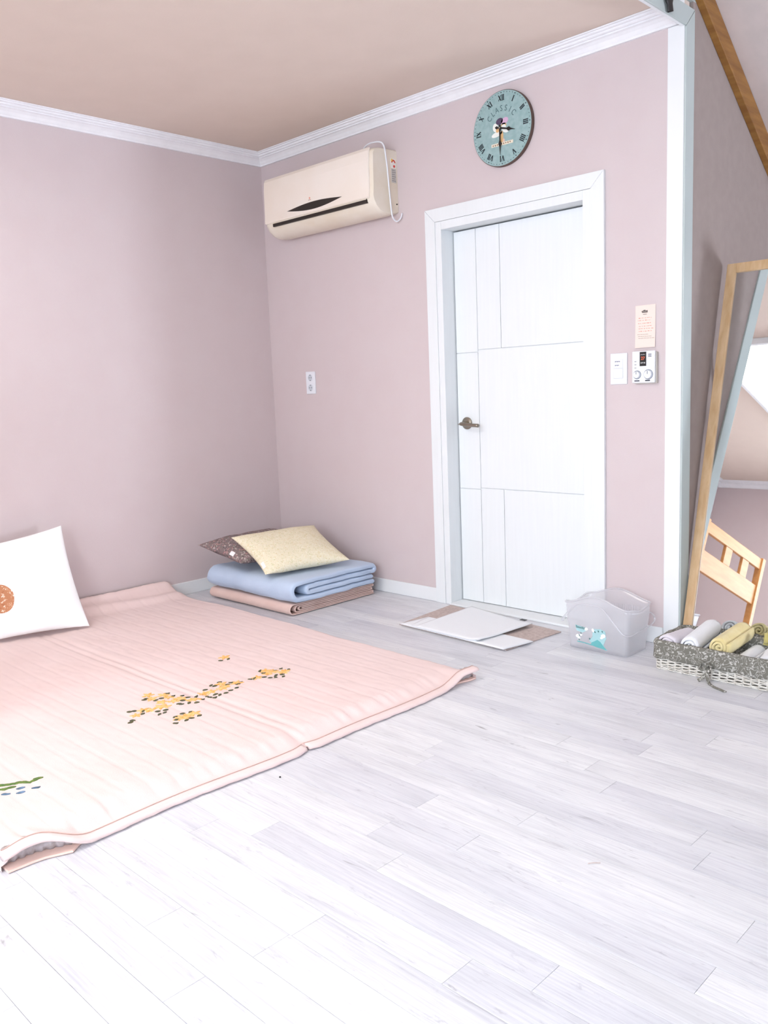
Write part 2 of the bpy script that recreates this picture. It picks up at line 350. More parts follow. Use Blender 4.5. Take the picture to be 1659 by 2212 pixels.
# cornice profile (distance from wall, z)
PR = [(0, 2.62), (.012, 2.62), (.013, 2.629), (.016, 2.632), (.024, 2.645), (.036, 2.655), (.046, 2.658), (.046, 2.664), (.054, 2.6645), (.058, 2.668), (.0585, 2.674), (.066, 2.6745), (.070, 2.677), (.0705, 2.682), (.080, 2.6825), (.082, 2.687), (0, 2.687)]
def cornice(name, f, a0, a1):
    b = nb(); A = [b.verts.new(f(d, z, a0(d))) for d, z in PR]; B = [b.verts.new(f(d, z, a1(d))) for d, z in PR]; n = len(PR)
    for i in range(n): b.faces.new([A[i], A[(i + 1) % n], B[(i + 1) % n], B[i]])
    b.faces.new(A); b.faces.new(B[::-1]); return struct(mk(name, b, M_corn))
cornice('trim_5', lambda d, z, t: (t, -d, z), lambda d: d, lambda d: 2.7855)
cornice('trim_6', lambda d, z, t: (d, t, z), lambda d: -d, lambda d: YN + d)
cornice('trim_7', lambda d, z, t: (t, YN + d, z), lambda d: d, lambda d: 2.728)
# baseboards
BH, BT = .078, .011
b = nb(); box(b, BT, 1.379, -BT, 0, 0, BH); struct(mk('baseboard_right', b, M_white, bevel=.003))
b = nb(); box(b, 2.4395, 2.728, -BT, 0, 0, BH); struct(mk('baseboard_right_end', b, M_white, bevel=.003))
b = nb(); box(b, 0, BT, YN, 0, 0, BH); struct(mk('baseboard_left', b, M_white, bevel=.003))
# door ---------------------------------------------------------------
b = nb()
CW, CP = .068, .016
door = struct(mk('door_1', prism(nb(), [(1.379, -CP, 0), (1.447, -CP, 0), (1.447, -CP, 2.052), (1.379, -CP, 2.12)], (0, CP, 0)), M_doorw, bevel=.0012))
def dpart(name, bm, M=M_doorw, bevel=.0012, parent=None, smooth=False): return mk(name, bm, M, parent or door, bevel=bevel, smooth=smooth)
dpart('casing', prism(nb(), [(2.371, -CP, 0), (2.439, -CP, 0), (2.439, -CP, 2.12), (2.371, -CP, 2.052)], (0, CP, 0)))
dpart('casing', prism(nb(), [(1.3795, -CP, 2.1205), (2.4385, -CP, 2.1205), (2.371, -CP, 2.053), (1.447, -CP, 2.053)], (0, CP, 0)))
JY = .082
dpart('jamb', box(nb(), 1.448, 1.487, -.013, .15, 0, 2.052))
dpart('jamb', box(nb(), 2.329, 2.370, -.013, .15, 0, 2.052))
dpart('jamb', box(nb(), 1.4875, 2.3285, -.013, .15, 2.010, 2.052))
dpart('threshold', box(nb(), 1.4875, 2.3285, -.03, .15, .0, .012), M_white, .003)
# leaf and its panels, joints left open a few millimetres
leaf = dpart('door_leaf', box(nb(), 1.492, 2.324, JY + .006, JY + .04, .014, 2.004))
G = .0016
def pan(x0, x1, z0, z1): dpart('panel', box(nb(), x0 + G, x1 - G, JY, JY + .0058, z0 + G, z1 - G), bevel=.001, parent=leaf)
pan(1.492, 1.638, 1.372, 2.004); pan(1.638, 1.790, 1.384, 2.004); pan(1.790, 2.324, 1.384, 2.004)
pan(1.492, 1.638, .642, 1.372); pan(1.638, 2.324, .650, 1.384)
pan(1.492, 1.638, .014, .642); pan(1.638, 1.790, .014, .650); pan(1.790, 2.324, .014, .650)
# lever handle
hx, hz = 1.556, .998
b = nb(); cyl(b, (hx, JY, hz), (0, -1, 0), .033, .008, 40); cyl(b, (hx, JY - .008, hz), (0, -1, 0), .029, .003, 40, .020)
dh = dpart('door_handle', b, M_metal, .0015, smooth=False)
b = nb(); tube(b, smoothpath([(hx, JY - .008, hz), (hx, JY - .04, hz), (hx - .002, JY - .054, hz - .001), (hx + .01, JY - .058, hz - .002), (hx + .05, JY - .058, hz - .006), (hx + .115, JY - .055, hz - .010)], 6), .0095, 14)
mk('lever', b, M_metal, dh, smooth=True)
b = nb(); cyl(b, (hx - .030, JY - .030, hz - .004), (0, -1, 0), .0045, .012, 16); mk('key_button', b, M_metal2, dh, smooth=False)
# sloping stained beam on the alcove wall ------------------------------
P1, P2 = Vector((XP, -.55, 0)), Vector((XP, 1.30, 0))
def zb(yy): return 2.905 - .70 * yy
b = nb(); prism(b, [(XP, -1.2, zb(-1.2) - .115), (XP, YB - .005, zb(YB - .005) - .115), (XP, YB - .005, zb(YB - .005) - .002), (XP, -1.2, zb(-1.2) - .002)], (.032, 0, 0))
tag(mk('wooden_beam', b, M_beam, org=(XP, 0, 2.8), bevel=.003), 'dark stained wooden beam sloping down the alcove wall at top right', 'beam')
# black strap end hanging from the header
b = nb()
tube(b, smoothpath([(XP + .020, -.225, 2.80), (XP + .020, -.205, 2.73), (XP + .018, -.178, 2.66), (XP + .016, -.160, 2.612)], 5), [.036] * 8 + [.032] * 4 + [.024] * 4, 12, flat=.22, up=(1, 0, 0))
o = mk('hanging_strap', b, M_black, org=(XP, -.19, 2.7), smooth=True); tag(o, 'black strap end hanging from the header above the white post', 'strap')
# unseen windows added behind the camera as daylight sources; their blinds emit ----------
def window(name, x0, x1, z0, z1, strength, colr):
    f = nb(); t = .06
    box(f, x0, x1, YN - .12, YN - .02, z0, z0 + t); box(f, x0, x1, YN - .12, YN - .02, z1 - t, z1)
    box(f, x0, x0 + t, YN - .12, YN - .02, z0 + t, z1 - t); box(f, x1 - t, x1, YN - .12, YN - .02, z0 + t, z1 - t)
    box(f, (x0 + x1) / 2 - .03, (x0 + x1) / 2 + .03, YN - .11, YN - .03, z0 + t, z1 - t)
    o = struct(mk(name, f, M_white, bevel=.003))
    Mb = mat(name + '_emissive_blind', S(240, 240, 240), .9, emit=colr, estr=strength)
    mk('emissive_blind', box(nb(), x0 + t, x1 - t, YN - .10, YN - .095, z0 + t, z1 - t), Mb, o)
    s = nb(); box(s, x0 - .03, x1 + .03, YN - .02, YN + .06, z0 - .03, z0); mk('window_sill', s, M_white, o, bevel=.003)
    return o
window('added_window_1', 1.45, 2.65, .85, 2.25, WIN_A, (.86, .93, 1, 1))
window('added_window_2', 3.3, 5.7, .7, 2.5, WIN_B, (.80, .90, 1, 1))
f = nb(); box(f, XF, XF + .08, WY0, WY0 + .04, WZ0, WZ1); box(f, XF, XF + .08, WY1 - .04, WY1, WZ0, WZ1); box(f, XF, XF + .08, WY0 + .04, WY1 - .04, WZ0, WZ0 + .04); box(f, XF, XF + .08, WY0 + .04, WY1 - .04, WZ1 - .04, WZ1)
o = struct(mk('window_3', f, M_white, bevel=.003))
mk('bright_pane', box(nb(), XF + .04, XF + .05, WY0 + .04, WY1 - .04, WZ0 + .04, WZ1 - .04), mat('daylit_pane', S(240, 240, 240), .9, emit=(.80, .88, 1, 1), estr=WIN_C), o)
# ceiling light panel -----------------------------------------------------
lx, ly, hx_l, hy_l = 1.86, -3.08, .52, 1.06
L0 = empty('ceiling_light', (lx, ly, CE), 'large rectangular white light panel on the ceiling, outside the photo', 'ceiling light')
b = nb()
for a in ((lx - hx_l, lx + hx_l, ly - hy_l, ly - hy_l + .03), (lx - hx_l, lx + hx_l, ly + hy_l - .03, ly + hy_l), (lx - hx_l, lx - hx_l + .03, ly - hy_l + .03, ly + hy_l - .03), (lx + hx_l - .03, lx + hx_l, ly - hy_l + .03, ly + hy_l - .03)): box(b, a[0], a[1], a[2], a[3], CE - .05, CE)
mk('lamp_frame', b, M_white, L0, bevel=.003)
M_diff = mat('lit_diffuser', S(250, 250, 250), .6, emit=(1, .94, .87, 1), estr=LAMP_W)
mk('diffuser', box(nb(), lx - hx_l + .031, lx + hx_l - .031, ly - hy_l + .031, ly + hy_l - .031, CE - .045, CE - .035), M_diff, L0)
# ================================================================== WALL THINGS
# air conditioner ---------------------------------------------------------
X0, X1 = .262, 1.178
AC = empty('air_conditioner', ((X0 + X1) / 2, 0, 2.3), 'aged cream wall-mounted air conditioner with dark smile-shaped slit, near the corner', 'air conditioner')
prof = [(0, 2.142), (-.05, 2.128), (-.10, 2.126), (-.140, 2.138), (-.172, 2.162), (-.190, 2.190), (-.196, 2.215), (-.192, 2.26), (-.190, 2.40), (-.186, 2.445), (-.17, 2.462), (-.12, 2.474), (0, 2.478)]
def extr(bm, prof, xs, inset):
    rows_ = []
    n = len(prof); cy = sum(p[0] for p in prof) / n; cz = sum(p[1] for p in prof) / n
    for x, k in zip(xs, inset):
        rows_.append([bm.verts.new((x, min(0, y_ + (cy - y_) * k if y_ < -.0001 else 0), z_ + (cz - z_) * k * .6)) for y_, z_ in prof])
    for A, B in zip(rows_, rows_[1:]):
        for i in range(n): bm.faces.new([A[i], A[(i + 1) % n], B[(i + 1) % n], B[i]])
    bm.faces.new(rows_[0][::-1]); bm.faces.new(rows_[-1])
b = nb(); extr(b, prof, [X0, X0 + .006, X0 + .02, X0 + .05, X1 - .05, X1 - .02, X1 - .006, X1], [.10, .05, .015, 0, 0, .015, .05, .10])
mk('housing', b, M_acs, AC, smooth=True).modifiers.new('e', 'EDGE_SPLIT').split_angle = .7
# front panel, slightly proud, and its lower outlet lip
fp = [(-.186, 2.206), (-.199, 2.206), (-.2035, 2.214), (-.2015, 2.26), (-.199, 2.40), (-.195, 2.447), (-.185, 2.466), (-.178, 2.462)]
b = nb(); n = len(fp); XA, XB = X0 + .002, X1 - .022
A = [b.verts.new((XA, y_, z_)) for y_, z_ in fp]; B = [b.verts.new((XB, y_, z_)) for y_, z_ in fp]
for i in range(n): b.faces.new([A[i], A[(i + 1) % n], B[(i + 1) % n], B[i]])
b.faces.new(A); b.faces.new(B)
mk('front_panel', b, M_acw, AC, bevel=.004)
b = nb(); prism(b, [(XA, -.1905, 2.186), (XA, -.1995, 2.186), (XA, -.2005, 2.2045), (XA, -.1875, 2.2045)], (XB - XA, 0, 0))
b.free(); b = nb(); box(b, X0 + .075, X1 - .045, -.2005, -.186, 2.183, 2.2035); mk('outlet_slot', b, M_dark, AC)
b = nb(); prism(b, [(X0 + .075, -.186, 2.198), (X0 + .075, -.2025, 2.2000), (X0 + .075, -.2025, 2.2045), (X0 + .075, -.186, 2.206)], (X1 - X0 - .12, 0, 0)); mk('louvre', b, M_acs, AC)
# lens-shaped dark slit on the panel
pts = []
for i in range(25):
    t = i / 24; x_ = .478 + (.948 - .478) * t; pts.append((x_, -.2032, 2.248 + .017 * math.sin(math.pi * t)))
for i in range(1, 24):
    t = 1 - i / 24; x_ = .478 + (.948 - .478) * t; pts.append((x_, -.2034, 2.248 - .024 * math.sin(math.pi * t)))
mk('smile_slit', prism(nb(), pts, (0, .004, 0)), M_dark, AC)
b = nb(); box(b, .668, .690, -.2022, -.200, 2.276, 2.280); mk('brand_badge', b, mat('badge_grey', S(186, 160, 150), .5), AC)
b = nb(); cyl(b, (.680, -.2006, 2.288), (0, -1, 0), .006, .001, 16); mk('brand_emblem', b, mat('badge_red', S(226, 160, 140), .5), AC)
# right side seam and stickers
M_red = mat('sticker_red', S(206, 58, 40), .5); M_yel = mat('sticker_yellow', S(236, 200, 90), .5); M_lab = mat('sticker_grey', S(196, 192, 186), .5); M_wlab = mat('sticker_white', S(240, 236, 230), .5)
XS = X1 + .0006
def side_rect(y0, y1, z0, z1, M, nm, t=.0006, par=AC, k=0): return mk(nm, box(nb(), X1 - .004, XS + t + k, y0, y1, z0, z1), M, par)
side_rect(-.048, -.010, 2.375, 2.425, M_wlab, 'energy_sticker')
es = bpy.data.objects['energy_sticker']
b = nb(); prism(b, [(X1, -.029 + .016 * math.cos(a), 2.403 + .016 * math.sin(a)) for a in [math.pi * k / 10 for k in range(11)]] + [(X1, -.029 - .008 * math.cos(a), 2.403 + .008 * math.sin(a)) for a in [math.pi * k / 10 for k in range(11)]], (.002, 0, 0)); mk('sticker_arc', b, M_red, es)
b = nb(); cyl(b, (X1, -.024, 2.385), (1, 0, 0), .007, .0024, 16); mk('sticker_dot', b, M_red, es)
b = nb(); box(b, X1, X1 + .0022, -.046, -.036, 2.410, 2.422); mk('sticker_patch', b, M_yel, es)
side_rect(-.046, -.010, 2.300, 2.372, M_lab, 'rating_label')
rl = bpy.data.objects['rating_label']
for k in range(6): mk('label_line', box(nb(), X1, X1 + .0018, -.043, -.014 - .006 * (k % 2), 2.308 + k * .011, 2.311 + k * .011), mat('print_grey', S(140, 138, 134), .6) if k == 0 else bpy.data.materials['print_grey'], rl)
b = nb(); cyl(b, (X1 - .001, -.012, 2.190), (1, 0, 0), .0035, .004, 12); mk('screw_hole', b, M_black, AC)
# cable over the side
b = nb(); tube(b, smoothpath([(1.02, -.10, 2.478), (1.07, -.13, 2.492), (1.13, -.135, 2.500), (1.19, -.118, 2.485), (1.196, -.10, 2.40), (1.193, -.085, 2.28), (1.190, -.070, 2.16), (1.190, -.060, 2.115), (1.196, -.035, 2.095), (1.205, -.012, 2.115), (1.208, -.004, 2.14)], 7), .0042, 8)
mk('cable', b, M_plastic, AC, smooth=True)
# clock -------------------------------------------------------------------
cx, cz, cr = 1.896, 2.416, .1735
CY = -.022
CL = empty('wall_clock', (cx, 0, cz), 'round teal wall clock with Roman numerals above the white door', 'clock')
b = nb(); cyl(b, (cx, -.001, cz), (0, -1, 0), cr, .021, 72); mk('clock_case', b, mat('clock_brown_edge', S(92, 72, 64), .6), CL, bevel=.002)
M_teal = mat('clock_teal', S(142, 172, 172), .7, col2=S(158, 184, 184), scale=(50, 50, 50))
b = nb(); cyl(b, (cx, CY, cz), (0, -1, 0), cr - .003, .0015, 72); face = mk('clock_face', b, M_teal, CL)
M_ink = mat('clock_ink', S(34, 44, 50), .6)
FY = CY - .0022
def stroke(bm, x, z, x2, z2, wd, t=.0008, y0=FY):
    d = Vector((x2 - x, 0, z2 - z)); L_ = d.length; d.normalize(); nrm = Vector((d.z, 0, -d.x))
    obox(bm, ((x + x2) / 2, y0, (z + z2) / 2), d, nrm, Vector((0, 1, 0)), L_ / 2, wd / 2, t)
def numeral(s, ang):
    bm = nb(); h = .021; items = {'I': .008, 'V': .020, 'X': .020}; tot = sum(items[c] for c in s); x = -tot / 2
    a = -ang; R0 = cr * .80
    def P(u, v): 
        # rotate glyph so its foot points at the clock's centre
        vv = v + R0 - h / 2 * 0; return (cx + u * math.cos(a) - vv * math.sin(a), cz + u * math.sin(a) + vv * math.cos(a))
    for c in s:
        wd = items[c]
        if c == 'I':
            p, q = P(x + wd / 2, -h * .6), P(x + wd / 2, h * .6); stroke(bm, *p, *q, .0048)
        if c == 'V':
            p, q = P(x + .003, h * .6), P(x + wd / 2, -h * .6); stroke(bm, *p, *q, .0050)
            p, q = P(x + wd - .003, h * .6), P(x + wd / 2, -h * .6); stroke(bm, *p, *q, .0024)
        if c == 'X':
            p, q = P(x + .003, h * .6), P(x + wd - .003, -h * .6); stroke(bm, *p, *q, .0050)
            p, q = P(x + wd - .003, h * .6), P(x + .003, -h * .6); stroke(bm, *p, *q, .0024)
        for e in (-.62, .62):
            p, q = P(x + .001, h * e), P(x + wd - .001, h * e)
            if c == 'I': stroke(bm, *p, *q, .0012)
        x += wd
    mk('numeral', bm, M_ink, face)
for k, s_ in enumerate(['XII', 'I', 'II', 'III', 'IIII', 'V', 'VI', 'VII', 'VIII', 'IX', 'X', 'XI']): numeral(s_, math.radians(30 * k))
b = nb()
for k in range(60):
    a = math.radians(6 * k); r_ = cr * .935; cyl(b, (cx + r_ * math.sin(a), CY - .0014, cz + r_ * math.cos(a)), (0, -1, 0), .0028 if k % 5 == 0 else .0017, .001, 8)
mk('minute_dots', b, M_ink, face)
M_ink2 = mat('clock_faded_print', S(92, 118, 120), .7)
for k, ch in enumerate('CLASSIC'):
    a = math.radians(-51 + 17 * k); r_ = cr * .52
    text_mesh('letter', ch, .038, M_ink2, face, Vector((cx + r_ * math.sin(a), FY, cz + r_ * math.cos(a))), Matrix.Rotation(a, 4, 'Y') @ FACE_Y, xs=.8)
# centre picture: plain coloured shapes
def blob(bm, x, z, rx, rz, rot=0, y0=FY, n=20, t=.0008):
    c, s_ = math.cos(rot), math.sin(rot); prism(bm, [(x + rx * math.cos(a) * c - rz * math.sin(a) * s_, y0, z + rx * math.cos(a) * s_ + rz * math.sin(a) * c) for a in [2 * math.pi * k / n for k in range(n)]], (0, t, 0))
for nm, colr, bl in (('picture_shape', S(236, 238, 232), [(-.030, .010, .016, .020, .2), (-.022, -.022, .032, .012, .15), (.030, -.012, .020, .012, -.3), (.018, .002, .014, .014, 0)]),
                     ('picture_shape', S(82, 66, 92), [(-.006, .034, .021, .015, .2)]),
                     ('picture_shape', S(214, 176, 206), [(.024, .030, .022, .015, .3)]),
                     ('picture_shape', S(224, 182, 128), [(.018, .012, .016, .011, 0), (.004, -.045, .011, .034, -.1), (-.018, -.005, .010, .010, 0)]),
                     ('picture_shape', S(222, 188, 176), [(.012, -.058, .012, .010, 0)])):
    b = nb()
    for i, (dx_, dz_, rx, rz, ro) in enumerate(bl): blob(b, cx + dx_ - .006, cz + dz_, rx, rz, ro, FY - .0004 * (1 + i * .3))
    mk(nm, b, mat('clock_print', colr, .7), face)
b = nb(); stroke(b, cx - .062, cz - .070, cx + .066, cz - .072, .014, .0006); ban = mk('banner', b, mat('banner_cream', S(232, 222, 202), .7), face)
for k in range(9): mk('banner_mark', box(nb(), cx - .054 + k * .0125, cx - .048 + k * .0125, FY - .0012, FY - .0004, cz - .074 - (k % 2) * .001, cz - .068), bpy.data.materials.get('banner_ink') or mat('banner_ink', S(150, 118, 96), .7), ban) if False else None
b = nb()
for k in range(9): box(b, cx - .054 + k * .0125, cx - .048 + k * .0125, FY - .0014, FY - .0004, cz - .074 - (k % 2) * .001, cz - .068)
bm_ = b; mk('banner_marks', bm_, mat('banner_ink', S(150, 118, 96), .7), face)
HX, HZ = cx - .006, cz + .002
b = nb(); y_ = FY - .005
def hand(bm, ang, ln, tail, wd, yy):
    s_, c_ = math.sin(ang), math.cos(ang); f = lambda u, v: (HX + u * s_ + v * c_, yy, HZ + u * c_ - v * s_)
    prof = [(-tail, wd * .5), (-tail * .7, wd * 1.5), (-tail * .4, wd * .6), (0, wd * .9), (ln * .45, wd * .7), (ln * .58, wd * 2.0), (ln * .7, wd * .7), (ln, wd * .15)]
    pts = [f(u, v) for u, v in prof] + [f(u, -v) for u, v in prof[::-1]]; prism(bm, pts, (0, .0009, 0))
hand(b, math.radians(105), .090, .030, .0050, y_); mk('hour_hand', b, M_black, CL)
b = nb(); hand(b, math.radians(180), .125, .014, .0046, y_ - .003); mk('minute_hand', b, M_black, CL)
b = nb(); cyl(b, (HX, FY, HZ), (0, -1, 0), .004, .010, 16); mk('hand_pin', b, M_metal2, CL)
# outlet -------------------------------------------------------------------
OU = empty('wall_outlet', (.383, 0, 1.256), 'white double wall socket on the mauve wall left of the door', 'socket')
b = nb(); box(b, .341, .426, -.008, 0, 1.187, 1.325); mk('cover_plate', b, M_plastic, OU, bevel=.003)
M_sock = mat('socket_recess', S(196, 202, 210), .4)
for zc in (1.287, 1.225):
    b = nb(); ring(b, (.383, -.0078, zc), (0, -1, 0), .0195, .0235, .003); so = mk('socket_rim', b, M_plastic, OU)
    b = nb(); cyl(b, (.383, -.0072, zc), (0, -1, 0), .0192, .0012, 32); so2 = mk('socket_well', b, M_sock, OU)
    b = nb()
    for d in (-.0095, .0095): cyl(b, (.383 + d, -.0083, zc), (0, -1, 0), .0026, .001, 12)
    box(b, .379, .387, -.0095, -.0083, zc - .0185, zc - .0145); box(b, .379, .387, -.0095, -.0083, zc + .0145, zc + .0185)
    mk('pin_holes', b, mat('pin_dark', S(60, 66, 72), .5), so2)
# light switch ---------------------------------------------------------------
SW = empty('light_switch', (2.5065, 0, 1.247), 'white light switch plate right of the door', 'switch')
b = nb(); box(b, 2.465, 2.548, -.007, 0, 1.177, 1.316); mk('cover_plate', b, M_plastic, SW, bevel=.003)
b = nb(); box(b, 2.482, 2.529, -.011, -.007, 1.204, 1.247); mk('rocker', b, M_plastic, SW, bevel=.0015)
b = nb(); box(b, 2.482, 2.529, -.0095, -.007, 1.249, 1.288); mk('rocker', b, M_plastic, SW, bevel=.0015)
b = nb()
for z_, n_ in ((1.279, 5), (1.262, 4)):
    for k in range(n_): box(b, 2.490 + k * .0052, 2.4936 + k * .0052, -.0100, -.0094, z_ - .0022 + .0007 * (k % 2), z_ + .002)
mk('printed_marks', b, mat('switch_ink', S(84, 90, 120), .6), SW)
# thermostat -------------------------------------------------------------------
TH = empty('thermostat', (2.638, 0, 1.25), 'white boiler thermostat with black display and two knobs', 'thermostat')
b = nb(); box(b, 2.592, 2.696, -.020, 0, 1.176, 1.312); mk('back_box', b, mat('grey_plastic', S(196, 190, 182), .5), TH, bevel=.002)
b = nb(); box(b, 2.585, 2.692, -.030, -.020, 1.180, 1.318); mk('front_cover', b, M_plastic, TH, bevel=.003)
b = nb(); box(b, 2.622, 2.653, -.0312, -.0300, 1.253, 1.3145); di = mk('display', b, M_black, TH, bevel=.0008)
M_seg = mat('led_red', S(240, 110, 70), .5, emit=S(255, 90, 50), estr=.35)
text_mesh('display_digits', '27', .019, M_seg, di, Vector((2.6375, -.0317, 1.286)), FACE_Y, xs=.95)
b = nb()
for k in range(5): box(b, 2.6265 + k * .0045, 2.6295 + k * .0045, -.0318, -.0312, 1.3015, 1.3035 + .001 * (k % 2))
for k in range(3): box(b, 2.6275 + k * .008, 2.632 + k * .008, -.0318, -.0312, 1.264 + .001 * (k % 2), 1.270)
mk('display_marks', b, mat('display_print', S(200, 200, 200), .6), di)
for x_, r_ in ((2.610, .0155), (2.663, .0185)):
    b = nb(); cyl(b, (x_, -.030, 1.216), (0, -1, 0), r_, .010, 36, r_ * .92); kn = mk('knob', b, M_plastic, TH, bevel=.001)
    b = nb(); ring(b, (x_, -.0300, 1.216), (0, -1, 0), r_ + .0005, r_ + .0035, .0006); mk('knob_ring', b, mat('dial_grey', S(136, 142, 154), .5), TH)
    b = nb(); box(b, x_ - .0012, x_ + .0012, -.0412, -.040, 1.218, 1.216 + r_ * .85); mk('pointer', b, bpy.data.materials['dial_grey'], kn)
b = nb(); box(b, 2.597, 2.621, -.0306, -.030, 1.187, 1.192); box(b, 2.648, 2.671, -.0306, -.030, 1.187, 1.1925)
for k in range(3): box(b, 2.662, 2.677, -.0306, -.030, 1.292 + k * .005, 1.2945 + k * .005)
for k in range(3): box(b, 2.597, 2.606, -.0306, -.030, 1.245 + k * .014, 1.247 + k * .014)
mk('printed_labels', b, mat('print_ink', S(66, 70, 80), .6), TH)
# note paper --------------------------------------------------------------------
b = nb(); N_ = 10; vs = []
for i in range(N_ + 1):
    z_ = 1.333 + (1.516 - 1.333) * i / N_; yy = -.0012 - .004 * (1 - i / N_) ** 2
    vs.append([b.verts.new((2.586, yy, z_ + 0)), b.verts.new((2.681, yy - .0005, z_ + .001))])
for A, B in zip(vs, vs[1:]): b.faces.new([A[0], A[1], B[1], B[0]])
M_paper = mat('cream_paper', S(238, 218, 208), .8)
pap = mk('paper_note', b, M_paper, org=(2.633, 0, 1.42)); pap.modifiers.new('s', 'SOLIDIFY').thickness = .0005
tag(pap, 'cream handwritten note taped above the thermostat', 'note')
rn = random.Random(5); b = nb(); b2 = nb(); b3 = nb()
def note_y(z_): return -.0012 - .004 * (1 - (z_ - 1.333) / .183) ** 2 - .0012
for r_, z_ in enumerate([1.462, 1.452, 1.439, 1.427, 1.416, 1.405]):
    x_ = 2.597 + rn.random() * .008
    while x_ < 2.66 + (r_ == 4) * .01:
        l_ = .003 + rn.random() * .007; box(b, x_, x_ + l_, note_y(z_), note_y(z_) + .0004, z_ - .001 - rn.random() * .001, z_ + rn.random() * .0018); x_ += l_ + .002 + rn.random() * .004
for r_, z_ in enumerate([1.391, 1.382, 1.374]):
    x_ = 2.596 + r_ * .003
    while x_ < 2.648 + r_ * .012:
        l_ = .005 + rn.random() * .01; box(b2, x_, x_ + l_, note_y(z_), note_y(z_) + .0004, z_ - .0009, z_ + .0007); x_ += l_ + .0015
for dx_, dz_, w_, h_ in ((0, 0, .026, .004), (.002, .005, .020, .004), (.006, .009, .010, .003), (.004, -.008, .018, .002), (-.002, .003, .004, .005), (.022, .004, .004, .006)):
    box(b3, 2.618 + dx_, 2.618 + dx_ + w_, note_y(1.484), note_y(1.484) + .0004, 1.484 + dz_, 1.484 + dz_ + h_)
mk('handwriting', b, mat('pink_ink', S(214, 150, 132), .8), pap); mk('handwriting', b2, mat('grey_ink', S(160, 142, 126), .8), pap); mk('emblem', b3, mat('emblem_ink', S(96, 90, 86), .8), pap)
# ================================================================== FLOOR THINGS
# quilt -------------------------------------------------------------------------
QX1 = 2.345; QY0, QY1 = -2.80, -.885
def edge_z(y):           # height of the bound edge on the long right side
    z = .014
    z += .034 * sstep(-1.10, -.93, y)
    z += .042 * sstep(-2.56, -2.70, y) * (1 - .3 * sstep(-2.72, -2.8, y))
    return z
def edge_x(y): return QX1 + .010 * math.sin(y * 3.1) + .006 * math.sin(y * 9) + .015 * sstep(-1.0, -.9, y) - .035 * sstep(-2.60, -2.72, y) - .012 * math.exp(-((y + 1.80) / .035) ** 2)
def qtop(x, y):
    h = .048 + .005 * fbm(x * 2.2, y * 2.2)
    for s_, wd, dp in ((-1.775, .012, .006), (-1.815, .012, .006)): h -= dp * math.exp(-((y - s_ + .012 * math.sin(x * 2)) / wd) ** 2)
    ph = ((y + .012 * math.sin(x * 1.7 + 1)) / .078) % 1.0; d = min(ph, 1 - ph) * .078
    h -= .0021 * math.exp(-(d / .0045) ** 2)
    h += .0016 * fbm(x * 9, y * 26, 3.0) + .0012 * fbm(x * 30, y * 18, 7.0)
    # near right edge: rolls down to the binding, with puckers across
    e = edge_x(y) - x; ez = edge_z(y)
    k = 1 - sstep(0.0, .115, e)
    pk = math.sin(y * 95 + 5 * fbm(y * 6, 2.0)) * (0.5 + .5 * fbm(y * 4, 9.0)) 
    h += .0085 * pk * math.exp(-((e - .055) / .035) ** 2)
    h = h * (1 - k) + ez * k
    # far and near edges thin out
    k2 = 1 - sstep(0, .05, QY1 - y); h = h * (1 - k2 * .62)
    k3 = 1 - sstep(0, .05, y - QY0); h = h * (1 - k3 * .6)
    # bunched up against the left wall
    h += .062 * (1 - sstep(.035, .17, x)) * sstep(-.86, -.95, y) + .030 * sstep(-.90, -.96, y) * math.exp(-((x - .16 - .02 * math.sin(y * 5)) / .045) ** 2)
    h += .016 * math.exp(-((x - .055) / .016) ** 2) * (1 + .3 * fbm(y * 5, 1.0)) * sstep(-.88, -.97, y)
    return max(h, .012)
Q = empty('floor_quilt', (1.2, -1.85, 0), 'pink cotton floor quilt with gold flower applique spread over the floor', 'quilt')
b = nb(); NX, NY = 230, 260; V = []
for j in range(NY + 1):
    y = QY0 + (QY1 - QY0) * j / NY; row = []
    for i in range(NX + 1):
        t = i / NX; x = .014 + (edge_x(y) - .014) * t; yy = y + (.012 * math.sin(x * 2.3) + .004 * math.sin(x * 11)) * sstep(NY * .8, NY, j) 
        row.append(b.verts.new((x, yy + .015 * (1 - t) * sstep(NY * .8, NY, j), qtop(x, y))))
    V.append(row)
for j in range(NY):
    for i in range(NX): b.faces.new([V[j][i], V[j][i + 1], V[j + 1][i + 1], V[j + 1][i]])
# far / near / wall skirts
for row in (V[0], V[-1]):
    low = [b.verts.new((v.co.x, v.co.y, .002)) for v in row]
    for i in range(NX): b.faces.new([row[i], row[i + 1], low[i + 1], low[i]])
mk('quilt_top', b, M_quilt, Q, smooth=True)
b = nb(); V = []
for j in range(61):
    y = QY0 + .01 + (QY1 - .012 - QY0 - .01) * j / 60; xe = edge_x(y) - .012 + .03 * sstep(-2.61, -2.63, y); xe += .012 * sstep(-1.0, -.92, y)
    V.append([b.verts.new((x_, y, z_)) for x_, z_ in ((.02, .001), (xe, .001), (xe + .003, .004), (xe, .008), (xe - .06, .009), (.02, .009))])
for A, B in zip(V, V[1:]):
    for i in range(6): b.faces.new([A[i], A[(i + 1) % 6], B[(i + 1) % 6], B[i]])
b.faces.new(V[0]); b.faces.new(V[-1])
mk('quilt_backing', b, M_under, Q, smooth=False)
